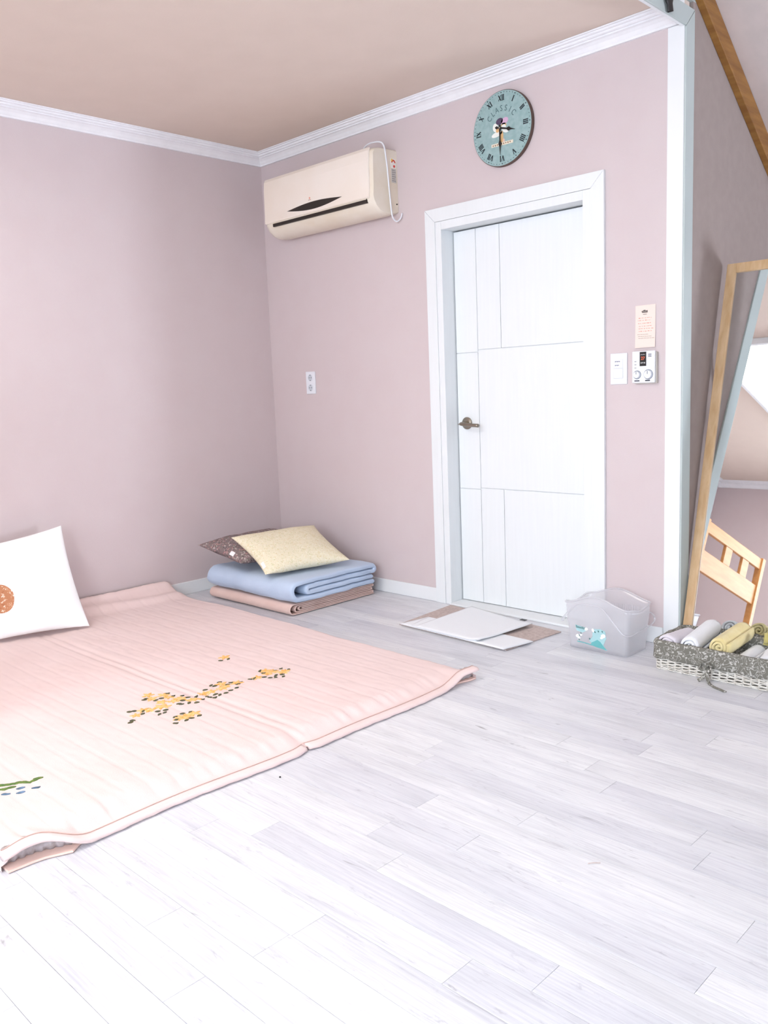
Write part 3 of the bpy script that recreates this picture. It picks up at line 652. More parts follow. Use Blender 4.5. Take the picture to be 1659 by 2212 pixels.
# inner batting wall seen in the two gaping corners
for nm, ya, yb_ in (('batting', -1.16, -.895), ('batting', -2.79, -2.58)):
    b = nb(); V = []
    for j in range(31):
        y = ya + (yb_ - ya) * j / 30; xe = edge_x(y) - .018 + .004 * math.sin(j * 1.9); zt = max(.012, edge_z(y) - .004)
        V.append([b.verts.new(p) for p in ((xe - .03, y, .0095), (xe, y, .0095), (xe + .004, y, (.01 + zt) / 2), (xe - .002, y, zt), (xe - .03, y, zt))])
    for A, B in zip(V, V[1:]):
        for i in range(5): b.faces.new([A[i], A[(i + 1) % 5], B[(i + 1) % 5], B[i]])
    b.faces.new(V[0]); b.faces.new(V[-1]); mk(nm, b, M_quilt_in, Q, smooth=True)
# binding along the right edge
def bind(y0, y1, nm):
    b = nb(); V = []; n_ = int(abs(y1 - y0) / .012)
    for j in range(n_ + 1):
        y = y0 + (y1 - y0) * j / n_; x = edge_x(y); z = edge_z(y); wv = .0012 * math.sin(y * 60) + .0008 * math.sin(y * 131)
        V.append([b.verts.new(p) for p in ((x - .022, y, z + .0065), (x - .012, y, z + .0052), (x + .004 + wv, y, z + .004), (x + .013 + wv, y, z - .002), (x + .012 + wv, y, z - .009), (x + .0, y, z - .0105), (x - .015, y, z - .006))])
    for A, B in zip(V, V[1:]):
        for i in range(7): b.faces.new([A[i], A[(i + 1) % 7], B[(i + 1) % 7], B[i]])
    b.faces.new(V[0]); b.faces.new(V[-1]); return mk(nm, b, M_quilt, Q, smooth=True)
bind(QY0 + .005, -1.808, 'edge_binding'); bind(-1.796, QY1 - .002, 'edge_binding')
b = nb(); tube(b, [(edge_x(y_) - .0185, y_, edge_z(y_) + .0072) for y_ in [QY0 + .01 + k * (QY1 - QY0 - .02) / 160 for k in range(161)]], .0011, 5); mk('binding_stitch', b, M_stitch, Q)
FLOW = [(1.543, -1.929), (1.592, -1.944), (1.592, -1.891), (1.628, -1.889), (1.657, -1.936), (1.687, -1.903), (1.674, -1.879), (1.686, -1.869), (1.7, -1.969), (1.707, -1.955), (1.698, -2.012), (1.677, -2.029), (1.73, -1.852), (1.734, -1.831), (1.694, -1.775), (1.706, -1.747), (1.711, -1.697), (1.701, -1.677), (1.7, -1.62), (1.663, -1.669), (1.717, -1.53), (1.712, -1.473), (1.71, -1.444), (1.677, -1.459), (1.751, -1.422), (1.747, -1.405), (1.383, -1.456), (1.855, -1.966), (1.858, -1.94), (1.858, -1.924), (1.862, -1.991), (1.874, -1.967), (1.702, -2.072)]
LEAF = [(1.652, -2.07), (1.659, -2.054), (1.71, -2.048), (1.583, -1.969), (1.576, -1.957), (1.619, -1.94), (1.618, -1.915), (1.629, -1.87), (1.585, -1.869), (1.658, -1.848), (1.709, -1.878), (1.727, -1.906), (1.74, -1.903), (1.733, -2.0), (1.764, -2.011), (1.765, -1.99), (1.745, -1.974), (1.686, -2.034), (1.744, -2.109), (1.755, -2.123), (1.698, -1.811), (1.748, -1.815), (1.77, -1.855), (1.752, -1.877), (1.694, -1.846), (1.668, -1.749), (1.642, -1.704), (1.64, -1.662), (1.661, -1.699), (1.679, -1.633), (1.69, -1.657), (1.707, -1.606), (1.717, -1.626), (1.754, -1.659), (1.759, -1.691), (1.769, -1.721), (1.767, -1.748), (1.766, -1.771), (1.753, -1.785), (1.736, -1.786), (1.747, -1.755), (1.706, -1.557), (1.715, -1.541), (1.659, -1.472), (1.693, -1.478), (1.712, -1.432), (1.709, -1.399), (1.744, -1.386), (1.771, -1.442), (1.795, -1.455), (1.776, -1.48), (1.759, -1.466), (1.762, -1.498), (1.736, -1.508), (1.408, -1.494), (1.416, -1.459), (1.89, -2.022), (1.837, -1.991), (1.826, -1.953), (1.838, -1.927), (1.892, -1.924), (1.892, -1.957), (1.865, -2.001), (1.898, -1.982)]
STEM = [(1.884, -2.634), (1.894, -2.623), (1.903, -2.611), (1.911, -2.594), (1.92, -2.577), (1.93, -2.569), (1.932, -2.551), (1.927, -2.535), (1.914, -2.646), (1.923, -2.635), (1.927, -2.619)]
BLUE = [(1.962, -2.648), (1.955, -2.601), (1.987, -2.614), (1.989, -2.569)]
rq = random.Random(11)
def patch(outline, M, nm, dz=.0022):
    b = nb(); vs = []
    for x_, y_ in outline: vs.append((x_, y_, qtop(x_, y_) + dz))
    top = [b.verts.new(p) for p in vs]; bot = [b.verts.new((p[0], p[1], p[2] - .003)) for p in vs]
    cxm = sum(p[0] for p in vs) / len(vs); cym = sum(p[1] for p in vs) / len(vs); c_ = b.verts.new((cxm, cym, qtop(cxm, cym) + dz + .0008)); n_ = len(vs)
    for i in range(n_): b.faces.new([top[i], top[(i + 1) % n_], c_]); b.faces.new([top[i], bot[i], bot[(i + 1) % n_], top[(i + 1) % n_]])
    return mk(nm, b, M, Q)
for x_, y_ in FLOW:
    r_ = .021 + rq.random() * .007; a0 = rq.random() * 6; big = r_ > .013
    patch([(x_ + r_ * (.68 + .38 * math.cos(5 * a)) * math.cos(a + a0), y_ + r_ * (.68 + .38 * math.cos(5 * a)) * math.sin(a + a0)) for a in [2 * math.pi * k / 20 for k in range(20)]], M_gold, 'flower_applique', .0024)
def leafshape(x_, y_, l_, wd, a0): return [(x_ + l_ * math.cos(a) * math.cos(a0) - wd * math.sin(a) * abs(math.sin(a)) * math.sin(a0), y_ + l_ * math.cos(a) * math.sin(a0) + wd * math.sin(a) * abs(math.sin(a)) * math.cos(a0)) for a in [2 * math.pi * k / 12 for k in range(12)]]
for x_, y_ in LEAF: patch(leafshape(x_, y_, .0105, .0062, .8 + rq.random() * 1.3), M_leaf, 'leaf_applique', .0028)
for k in range(7): patch(leafshape(STEM[0][0] - .02 - k * .012, STEM[0][1] - .02 - k * .016, .016, .007, .9), M_stem, 'leaf_applique', .0028)
for x_, y_ in STEM: patch(leafshape(x_, y_, .015, .0065, 1.0 + rq.random() * .5), M_stem, 'leaf_applique', .0028)
for x_, y_ in BLUE: patch(leafshape(x_, y_, .013, .006, 1.2), M_bluea, 'leaf_applique', .0028)
# soft pillows -----------------------------------------------------------------------
def pillow(BL, BR, TL, TR, T, up, e=.5, wave=.004, seed=0, n=44, pinch=.05):
    BL, BR, TL, TR = map(Vector, (BL, BR, TL, TR)); up = Vector(up)
    nrm = ((BR - BL).cross(TL - BL)).normalized()
    if nrm.dot(up) < 0: nrm = -nrm
    cen = (BL + BR + TL + TR) / 4; bm = nb(); F = {}; Bk = {}
    def surf(u, v, s_):
        # sides pull in a little between the corners
        uu = u + pinch * (1 - (2 * u - 1) ** 2) * 0; 
        P = BL * (1 - u) * (1 - v) + BR * u * (1 - v) + TL * (1 - u) * v + TR * u * v
        du = (.5 - u) * pinch * (1 - (2 * v - 1) ** 2) * abs(2 * u - 1) ** 2; dv = (.5 - v) * pinch * (1 - (2 * u - 1) ** 2) * abs(2 * v - 1) ** 2
        P = P + (BR - BL) * du * 2 + (TL - BL) * dv * 2
        a = max(0, 1 - abs(2 * u - 1) ** 2.6); c = max(0, 1 - abs(2 * v - 1) ** 2.6)
        h = (a * c) ** e
        w_ = wave * fbm(u * 4 + seed, v * 4, s_ * 3.0) * min(1, h * 2) + wave * .5 * math.sin((u * 13 + v * 7) + seed) * (1 - h) * h
        return P + nrm * s_ * (T / 2 * h + w_)
    for i in range(n + 1):
        for j in range(n + 1):
            u, v = .5 - .5 * math.cos(math.pi * i / n), .5 - .5 * math.cos(math.pi * j / n)
            F[i, j] = bm.verts.new(surf(u, v, 1)); 
            Bk[i, j] = F[i, j] if i in (0, n) or j in (0, n) else bm.verts.new(surf(u, v, -1))
    for i in range(n):
        for j in range(n):
            bm.faces.new([F[i, j], F[i + 1, j], F[i + 1, j + 1], F[i, j + 1]]); bm.faces.new([Bk[i, j], Bk[i, j + 1], Bk[i + 1, j + 1], Bk[i + 1, j]])
    return bm, surf
CU = empty('cushion', (.3, -1.85, .06), 'square white cushion with brown round print leaning on the left wall', 'cushion')
bm, sf = pillow((.285, -2.13, .062), (.405, -1.598, .058), (.125, -2.115, .50), (.145, -1.580, .555), .12, (1, 0, .3), .42, .012, 1, pinch=.03)
mk('cushion_cover', bm, M_cush, CU, smooth=True)
b = nb(); R_, K = 12, 48; uc, vc = .285, .40; rows_ = []
for i in range(R_ + 1):
    rr = i / R_; rows_.append([b.verts.new(sf(uc + .115 * rr * math.cos(a) * (1 + .02 * math.sin(5 * a)), vc + .145 * rr * math.sin(a), 1) + Vector((.0016, 0, .0006))) for a in [2 * math.pi * k / K for k in range(K)]])
for A, B in zip(rows_, rows_[1:]):
    for k in range(K): b.faces.new([A[k], A[(k + 1) % K], B[(k + 1) % K], B[k]])
M_print = flower_mat('brown_speckled_print', S(190, 132, 98), [S(240, 222, 206), S(206, 160, 130), S(236, 208, 188), S(176, 116, 84)], 75, .40)
bmesh.ops.remove_doubles(b, verts=b.verts, dist=.00001)
mk('round_print', b, M_print, CU, smooth=True, recalc=False)
# folded bedding -----------------------------------------------------------------------
def ribbon(path, t, x0, x1, nx, wav, seed, mat_, name, parent, xe=None):
    """thick folded sheet: centre path in (y,z) extruded along x"""
    P = [Vector((0, p[0], p[1])) for p in path]; n = len(P); L_, R_ = [], []
    for i in range(n):
        d = (P[min(i + 1, n - 1)] - P[max(i - 1, 0)]).normalized(); nr = Vector((0, -d.z, d.y)); L_.append(P[i] + nr * t / 2); R_.append(P[i] - nr * t / 2)
    endc = (P[-1] + (P[-1] - P[-2]).normalized() * t * .4); st = (P[0] + (P[0] - P[1]).normalized() * t * .4)
    loop = [st] + L_ + [endc] + R_[::-1]; m_ = len(loop); bm = nb(); rows_ = []
    cen = [None] + P + [None] + P[::-1]
    for k in range(nx + 1):
        u = k / nx; sx = .5 - .5 * math.cos(math.pi * u); x = x0 + (x1 - x0) * sx
        sq = max(0, 1 - min(x - x0, x1 - x) / (t * .6)); rr = math.sqrt(max(0, 1 - sq * sq)) if sq > 0 else 1; row = []
        for i, q in enumerate(loop):
            c_ = cen[i] if cen[i] is not None else (P[0] if i == 0 else P[-1])
            pt = c_ + (q - c_) * (.35 + .65 * rr)
            w_ = wav * fbm(x * 5 + seed, pt.y * 5, pt.z * 14) ; w2 = wav * .7 * fbm(pt.y * 9, pt.z * 9 + seed, x * 2)
            row.append(bm.verts.new((x + w2 * 2.2, pt.y + w_ * .8, max(.0015, pt.z + w_ * .35 + 0))))
        rows_.append(row)
    for A, B in zip(rows_, rows_[1:]):
        for i in range(m_): bm.faces.new([A[i], A[(i + 1) % m_], B[(i + 1) % m_], B[i]])
    # end caps as quads across the strip
    for row, fl in ((rows_[0], 0), (rows_[-1], 1)):
        Lr = row[1:n + 1]; Rr = row[n + 2:][::-1]
        for i in range(n - 1): bm.faces.new([Lr[i], Lr[i + 1], Rr[i + 1], Rr[i]])
        bm.faces.new([row[0], Lr[0], Rr[0]]); bm.faces.new([row[n + 1], Lr[-1], Rr[-1]])
    return mk(name, bm, mat_, parent, smooth=True)
def zig(segs):
    """segs: list of (z, ystart, yend) joined by half-circle folds"""
    out = []
    for k, (z, a, c) in enumerate(segs):
        n_ = 14
        for i in range(n_ + 1): out.append((a + (c - a) * i / n_, z if not callable(z) else z(a + (c - a) * i / n_)))
        if k + 1 < len(segs):
            z2 = segs[k + 1][0]; r_ = (z2 - z) / 2; sgn = 1 if c > a else -1
            for i in range(1, 9):
                th = math.pi * i / 9; out.append((c + sgn * abs(r_) * math.sin(th), (z + z2) / 2 - (z2 - z) / 2 * math.cos(th)))
    return out
PK = empty('folded_quilt', (.57, -.4, 0), 'thin pink beige quilt folded flat at the bottom of the corner stack', 'quilt')
ribbon(zig([(.0075, -.09, -.700), (.0625, -.700, -.10), (.0535, -.10, -.672), (.0160, -.672, -.10), (.0250, -.10, -.655), (.0445, -.655, -.11), (.0350, -.11, -.64)]), .0068, .200, .955, 46, .003, 3, M_pinkb, 'folded_cover', PK)
BLU = empty('folded_comforter', (.58, -.4, .07), 'puffy pale blue comforter folded on top of the pink beige quilt', 'comforter')
ribbon(zig([(.0865, -.12, -.680), (.1800, -.665, -.115), (.1490, -.115, -.610), (.1180, -.610, -.125)]), .0285, .195, .985, 50, .008, 8, M_blueb, 'folded_cover', BLU)
# the two pillows on the stack
DP = empty('pillow', (.45, -.5, .26), 'dark floral pillow with pink blossoms behind the yellow pillow', 'pillow', 'pillows on the folded bedding')
bm, sf = pillow((.16, -.765, .322), (.595, -.775, .262), (.22, -.215, .345), (.66, -.26, .290), .115, (0, 0, 1), .5, .004, 4, pinch=.05)
mk('pillow_cover', bm, M_dkpil, DP, smooth=True)
def tag_patch(sf, u0, u1, v0, v1, nm, par, M, off):
    b = nb(); G_ = [[b.verts.new(sf(u0 + (u1 - u0) * i / 6, v0 + (v1 - v0) * j / 4, 1) + Vector(off)) for j in range(5)] for i in range(7)]
    for i in range(6):
        for j in range(4): b.faces.new([G_[i][j], G_[i + 1][j], G_[i + 1][j + 1], G_[i][j + 1]])
    o = mk(nm, b, M, par); o.modifiers.new('s', 'SOLIDIFY').thickness = .001; return o
tag_patch(sf, .66, .76, .004, .045, 'fabric_tag', DP, M_cush, (0, -.001, .002))
YP = empty('pillow', (.7, -.45, .3), 'pale yellow floral pillow lying tilted on top of the blue comforter', 'pillow', 'pillows on the folded bedding')
bm, sf = pillow((.815, -.775, .226), (.945, -.265, .236), (.430, -.712, .385), (.530, -.165, .388), .125, (.4, 0, 1), .5, .004, 9, pinch=.05)
mk('pillow_cover', bm, M_ypil, YP, smooth=True)
tag_patch(sf, .004, .035, .10, .22, 'fabric_tag', YP, M_cush, (0, -.001, .002))
# bath mat and towel ----------------------------------------------------------------------
def sheet(poly, z, t, wav, seed, n=26, curl=None):
    """bilinear quad sheet; poly = four (x,y) corners anticlockwise"""
    bm = nb(); A = {}
    q = [Vector((p[0], p[1], 0)) for p in poly]
    for i in range(n + 1):
        for j in range(n + 1):
            u, v = i / n, j / n; P = q[0] * (1 - u) * (1 - v) + q[1] * u * (1 - v) + q[2] * u * v + q[3] * (1 - u) * v
            zz = z + abs(wav * fbm(P.x * 6 + seed, P.y * 6)) + (curl(u, v) if curl else 0)
            e = min(u, 1 - u, v, 1 - v) * n; tt = t * (.55 if e < .5 else 1)
            A[i, j] = (bm.verts.new((P.x, P.y, zz)), bm.verts.new((P.x, P.y, zz + tt)))
    for i in range(n):
        for j in range(n):
            for k in (0, 1): bm.faces.new([A[i, j][k], A[i + 1, j][k], A[i + 1, j + 1][k], A[i, j + 1][k]])
    rim = [(i, 0) for i in range(n)] + [(n, j) for j in range(n)] + [(i, n) for i in range(n, 0, -1)] + [(0, j) for j in range(n, 0, -1)]
    for a, c in zip(rim, rim[1:] + rim[:1]): bm.faces.new([A[a][0], A[c][0], A[c][1], A[a][1]])
    return bm
MT = mk('bath_mat', sheet([(1.535, -.487), (2.225, -.512), (2.262, -.118), (1.500, -.035)], .0008, .008, .001, 1), M_mat, smooth=False, org=(1.88, -.28, 0))
tag(MT, 'beige brown short-pile bath mat in front of the white door', 'mat')
TW = empty('folded_towel', (1.88, -.33, .01), 'folded flat white towel laid over the beige bath mat', 'towel')
mk('towel_layer', sheet([(1.552, -.500), (2.222, -.530), (2.262, -.352), (1.585, -.320)], .0100, .007, .001, 4), M_towel, TW, smooth=True)
mk('towel_layer', sheet([(1.668, -.512), (2.078, -.528), (2.118, -.150), (1.655, -.045)], .0182, .0075, .0012, 6, curl=lambda u, v: .008 * sstep(.8, 1, u) * (.4 + .6 * v) + .006 * sstep(.85, 1, u) * sstep(.3, 0, v)), M_towel, TW, smooth=True)
mk('towel_layer', sheet([(1.630, -.500), (2.060, -.520), (2.06, -.34), (1.600, -.335)], .0175, .004, .0006, 9), M_towel, TW, smooth=True)
b = nb(); box(b, 2.040, 2.072, -.148, -.126, .0325, .0345); mk('towel_label', b, M_black, TW)
# translucent tub ---------------------------------------------------------------------------
TB = empty('storage_tub', (2.555, -.19, 0), 'translucent frosted plastic tub with a pale blue flower print beside the post', 'tub')
def rrect(cx_, cy_, hx_, hy_, r, n=8):
    out = []
    for sx, sy, a0 in ((1, -1, -90), (1, 1, 0), (-1, 1, 90), (-1, -1, 180)):
        for k in range(n + 1):
            a = math.radians(a0 + 90 * k / n); out.append((cx_ + sx * (hx_ - r) + r * math.cos(a), cy_ + sy * (hy_ - r) + r * math.sin(a)))
    # subdivide the straights
    res = []
    for (x0, y0), (x1, y1) in zip(out, out[1:] + out[:1]):
        L_ = math.hypot(x1 - x0, y1 - y0); k_ = max(1, int(L_ / .02))
        for i in range(k_): res.append((x0 + (x1 - x0) * i / k_, y0 + (y1 - y0) * i / k_))
    return res
TX, TY = 2.556, -.195
def tub_ring(f, z_, grow=0.0):      # f 0 bottom .. 1 top
    return [(x_, y_, z_) for x_, y_ in rrect(TX, TY, .146 + .012 * f + grow, .092 + .010 * f + grow, .022)]
def rimz(x_, y_):
    u = abs(x_ - TX) / .158; v = abs(y_ - TY) / .102
    return .213 + (.040 * (math.cos(min(1, u) * math.pi) * .5 + .5) if v > .8 else 0) - (.016 * (math.cos(min(1, v) * math.pi) * .5 + .5) if u > .85 and v <= .97 else 0)
def tub_shell(th):
    b = nb(); rows_ = []
    for k in range(13):
        f = k / 12; base = tub_ring(f, 0); row = []
        for (x_, y_, _), (xr, yr, _) in zip(base, tub_ring(1, 0)):
            zt = rimz(xr, yr); z_ = .003 + (zt - .003) * f; o = .004 if z_ > .112 else 0
            d = Vector((x_ - TX, y_ - TY, 0)).normalized(); row.append(b.verts.new((x_ + d.x * o, y_ + d.y * o, z_)))
        rows_.append(row)
    n_ = len(rows_[0])
    for A, B in zip(rows_, rows_[1:]):
        for i in range(n_): b.faces.new([A[i], A[(i + 1) % n_], B[(i + 1) % n_], B[i]])
    b.faces.new(rows_[0]); return b
o = mk('tub_body', tub_shell(0), M_tub, TB, smooth=True); s_ = o.modifiers.new('s', 'SOLIDIFY'); s_.thickness = .0022; s_.offset = -1
b = nb(); rp = [(x_ * 1 + (x_ - TX) * .02, y_ + (y_ - TY) * .03, rimz(x_, y_)) for x_, y_, _ in tub_ring(1, 0)]
tube(b, rp + [rp[0], rp[1]], .0042, 8, cap=False); mk('rim', b, M_tub, TB, smooth=True)
# slotted strip inside the back wall
for k in range(17): mk('rib', box(nb(), 2.486 + k * .0108, 2.4905 + k * .0108, -.1030, -.1000, .120, .186), M_tub, TB)
# bail handle folded down around the tub
hp = [(2.392, -.306, .125), (2.398, -.312, .135), (2.435, -.318, .180), (2.470, -.320, .212), (2.500, -.320, .220), (2.560, -.320, .220), (2.600, -.320, .212), (2.650, -.318, .160), (2.695, -.312, .112), (2.715, -.300, .106), (2.722, -.270, .105), (2.724, -.200, .110), (2.726, -.130, .116), (2.728, -.098, .124), (2.727, -.084, .140), (2.724, -.092, .158), (2.718, -.110, .170)]
b = nb(); tube(b, smoothpath(hp, 5), .0062, 10, flat=.6, up=(0, 0, 1)); mk('bail_handle', b, M_tub, TB, smooth=True)
# printed label: leaves, flowers and a line of lettering
M_cy = mat('print_cyan', S(168, 208, 212), .6); M_tq = mat('print_turquoise', S(104, 180, 182), .6); M_gn = mat('print_dark_green', S(60, 110, 110), .6); M_wp = mat('print_white', S(248, 250, 252), .6)
LY = -.2935
def slope_y(z_): return -.195 - (.092 + .010 * (z_ / .23)) - .0012
def dec(nm, pts, M, k=0):
    b = nb(); prism(b, [(x_, slope_y(z_) - k, z_) for x_, z_ in pts], (0, .0006, 0)); return mk(nm, b, M, TB)
def el(x_, z_, a, c, rot=0, n=14): return [(x_ + a * math.cos(t) * math.cos(rot) - c * math.sin(t) * math.sin(rot), z_ + a * math.cos(t) * math.sin(rot) + c * math.sin(t) * math.cos(rot)) for t in [2 * math.pi * k / n for k in range(n)]]
dec('label_print', [(2.449, .112), (2.500, .106), (2.505, .092), (2.485, .080), (2.456, .086)], M_cy)
dec('label_print', [(2.540, .108), (2.575, .112), (2.600, .104), (2.604, .072), (2.590, .040), (2.600, .024), (2.535, .030), (2.520, .050), (2.535, .070)], M_cy)
dec('label_print', [(2.530, .042), (2.548, .052), (2.560, .060), (2.575, .052), (2.590, .036), (2.602, .022), (2.560, .024), (2.528, .030)], M_tq, .0004)
dec('label_print', [(2.458, .034), (2.500, .032), (2.560, .026), (2.606, .018), (2.606, .022), (2.560, .030), (2.500, .036), (2.458, .038)], M_tq, .0006)
for x_, z_, a, c, M in ((2.505, .100, .010, .007, M_wp), (2.462, .062, .011, .008, M_wp), (2.478, .070, .007, .006, M_wp), (2.590, .082, .012, .009, M_wp), (2.582, .072, .008, .005, M_wp), (2.540, .100, .006, .009, M_wp), (2.468, .052, .008, .004, M_wp)): dec('blossom_print', el(x_, z_, a, c, .3), M, .0012)
for x_, z_ in ((2.550, .094), (2.567, .100), (2.586, .102), (2.470, .066), (2.468, .046), (2.522, .058), (2.478, .076)): dec('leaf_print', el(x_, z_, .0025, .0045, .5, 8), M_gn, .0018)
text_mesh('label_lettering', 'Beautiful', .0165, M_gn, TB, Vector((2.478, slope_y(.104) - .0052, .1045)), Matrix.Rotation(math.radians(3), 4, 'Y') @ FACE_Y, extrude=.0002, xs=.8)
# wicker basket with liner -------------------------------------------------------------------
BX0, BX1, BY0, BY1 = 2.845, 3.375, -.335, -.050
WB = empty('wicker_basket', ((BX0 + BX1) / 2, (BY0 + BY1) / 2, 0), 'low white wicker basket with grey leaf-print liner holding rolled towels', 'basket')
bcx, bcy = (BX0 + BX1) / 2, (BY0 + BY1) / 2
def bring(grow, z_, r=.03): return [Vector((x_, y_, z_)) for x_, y_ in rrect(bcx, bcy, (BX1 - BX0) / 2 + grow, (BY1 - BY0) / 2 + grow, r, 6)]
def resample(P, step):
    P = P + [P[0]]; out = []; L_ = [0]
    for a, c in zip(P, P[1:]): L_.append(L_[-1] + (c - a).length)
    n_ = int(L_[-1] / step); j = 0
    for k in range(n_):
        s_ = L_[-1] * k / n_
        while L_[j + 1] < s_: j += 1
        t = (s_ - L_[j]) / (L_[j + 1] - L_[j]); out.append(P[j].lerp(P[j + 1], t))
    return out
stk = resample(bring(-.006, 0), .030)
if len(stk) % 2 == 0: stk = stk[:-1] if False else stk
base = resample(bring(-.006, 0), .0075); ns = len(stk)
rows_z = [.006, .0125, .019, .0255, .032, .0385, .045, .0515, .058, .0645, .071]
for ri, z_ in enumerate(rows_z):
    b = nb(); pts = []
    for i, p_ in enumerate(base):
        d = (p_ - Vector((bcx, bcy, 0))); d = Vector((d.x / .27, d.y / .15, 0)).normalized()
        ph = math.pi * (i * ns / len(base)) + (math.pi if ri % 2 else 0)
        pts.append(p_ + d * (.0042 * math.sin(ph)) + Vector((0, 0, z_ + .0012 * math.sin(i * .7 + ri * 2.1))))
    tube(b, pts + [pts[0], pts[1]], .0027, 6, cap=False); mk('weave_strand', b, M_wick, WB, smooth=True)
b = nb()
for p_ in stk: tube(b, [p_ + Vector((0, 0, .002)), p_ + Vector((0, 0, .105))], .0034, 6)
mk('stake', b, M_wick, WB, smooth=True)['kind'] = 'stuff'
b = nb(); tube(b, [p + Vector((0, 0, .104)) for p in base] + [base[0] + Vector((0, 0, .104)), base[1] + Vector((0, 0, .104))], .006, 8, cap=False); mk('basket_rim', b, M_wick, WB, smooth=True)
b = nb(); prism(b, [p + Vector((0, 0, .001)) for p in bring(-.008, 0)], (0, 0, .005)); mk('basket_floor', b, M_wick, WB)
# liner: outside skirt over the rim, then inside down to the floor
b = nb(); prof = [(.004, .050), (.008, .054), (.0065, .075), (.0055, .100), (.008, .114), (.003, .124), (-.006, .127), (-.016, .123), (-.021, .110), (-.020, .06), (-.022, .018), (-.045, .012)]
cols = resample(bring(0, 0), .006); rows_ = []
for k, (g_, z_) in enumerate(prof):
    row = []
    for i, p_ in enumerate(cols):
        d = (p_ - Vector((bcx, bcy, 0))); d = Vector((d.x / .27, d.y / .15, 0)).normalized()
        w1 = .0028 * fbm(i * .11, k * .4, 1.0) + .0016 * math.sin(i * .42 + 2 * fbm(i * .05, 0.0)) * (1.4 if k < 4 else .8)
        zz = z_ + (.004 * fbm(i * .07, 5.0) if k < 2 else .003 * fbm(i * .06, k * 1.0)); row.append(b.verts.new(p_ + d * (g_ + w1) + Vector((0, 0, zz))))
    rows_.append(row)
n_ = len(cols)
for A, B in zip(rows_, rows_[1:]):
    for i in range(n_): b.faces.new([A[i], A[(i + 1) % n_], B[(i + 1) % n_], B[i]])
b.faces.new(rows_[-1][::-1])
mk('liner', b, M_liner, WB, smooth=True)
# bow and trailing ribbon ends on the front
b = nb(); by = BY0 - .012; bx = 3.080
for s_ in (-1, 1):
    tube(b, smoothpath([(bx, by, .062), (bx + s_ * .012, by - .010, .075), (bx + s_ * .022, by - .012, .060), (bx + s_ * .014, by - .012, .045), (bx, by - .004, .058)], 5), .006, 8, flat=.35, up=(0, 1, 0))
tube(b, smoothpath([(bx, by - .004, .058), (bx + .004, by - .012, .035), (bx - .012, by - .020, .012), (bx - .022, by - .028, .004)], 5), .0065, 8, flat=.3, up=(0, 1, 0))
tube(b, smoothpath([(bx + .002, by - .006, .056), (bx + .010, by - .016, .030), (bx + .022, by - .030, .006), (bx + .050, by - .055, .0035), (bx + .085, by - .072, .0035), (bx + .112, by - .085, .0035)], 5), .0065, 8, flat=.4, up=(0, 0, 1))
cyl(b, (bx, by - .014, .058), (0, 1, 0), .007, .012, 12); mk('ribbon_bow', b, M_liner, WB, smooth=True)
# rolled towels ----------------------------------------------------------------------------
def roll(name, label, p0, p1, r, M, turns=3.2, seed=0, squash=1.0, group=None, th=None):
    p0, p1 = Vector(p0), Vector(p1); ax = (p1 - p0).normalized(); side = ax.cross(Vector((0, 0, 1))).normalized(); upv = side.cross(ax); L_ = (p1 - p0).length
    th = th or r / (turns + .6) * .78; pitch = r / (turns + .35)
    n_ = int(turns * 26); pts = []
    for i in range(n_ + 1):
        a = 2 * math.pi * turns * i / n_; rr = pitch * .30 + pitch * (a / (2 * math.pi)); pts.append((rr * math.cos(a + seed) * (1 / squash) ** .5, rr * math.sin(a + seed) * squash))
    bm = nb(); rows_ = []; nx = 16
    outl = []
    for i, (u, v) in enumerate(pts):
        q0 = pts[max(0, i - 1)]; q1 = pts[min(n_, i + 1)]; du, dv = q1[0] - q0[0], q1[1] - q0[1]; l_ = math.hypot(du, dv); nx_, ny_ = dv / l_, -du / l_
        outl.append(((u + nx_ * th / 2, v + ny_ * th / 2), (u - nx_ * th / 2, v - ny_ * th / 2)))
    loop = [o_[0] for o_ in outl] + [o_[1] for o_ in outl[::-1]]; m_ = len(loop)
    for k in range(nx + 1):
        t = k / nx; e = min(t, 1 - t); sh = 1 - .10 * max(0, 1 - e * 12) ** 2; row = []
        for i, (u, v) in enumerate(loop):
            idx = i if i <= n_ else m_ - 1 - i; spir = (idx / n_)
            w_ = .0022 * fbm(u * 30 + seed, v * 30, t * 4); ext = .008 * fbm(idx * .05 + seed, 3.0 * (1 if t < .5 else -1)) * (1 if e < .01 else 0)
            P = p0 + ax * (L_ * t + (ext if t < .5 else -ext)) + side * (u * sh + w_) + upv * (v * sh + w_); row.append(bm.verts.new(P))
        rows_.append(row)
    for A, B in zip(rows_, rows_[1:]):
        for i in range(m_): bm.faces.new([A[i], A[(i + 1) % m_], B[(i + 1) % m_], B[i]])
    for row in (rows_[0], rows_[-1]):
        for i in range(n_): bm.faces.new([row[i], row[i + 1], row[m_ - 2 - i], row[m_ - 1 - i]])
    o = mk(name, bm, M, smooth=True, org=tuple((p0 + p1) / 2)); tag(o, label, 'towel', 'rolled towels in the wicker basket'); return o
roll('rolled_towel', 'lavender white rolled towel, leftmost in the wicker basket', (2.905, -.325, .120), (2.903, -.105, .100), .036, M_towel_l, 2.3, 1.0, .8)
roll('rolled_towel', 'thick white rolled towel left of the yellow one', (3.000, -.325, .120), (2.985, -.060, .138), .044, M_towel, 2.6, 2.0, .95)
roll('rolled_towel', 'pale yellow rolled towel on top in the basket', (3.110, -.310, .132), (3.112, -.055, .145), .044, M_towel_y, 3.0, .5, 1.0)
roll('rolled_towel', 'white rolled towel half hidden to the right beneath the yellow one', (3.195, -.295, .080), (3.190, -.090, .080), .036, M_towel, 2.6, 3.0, .9)
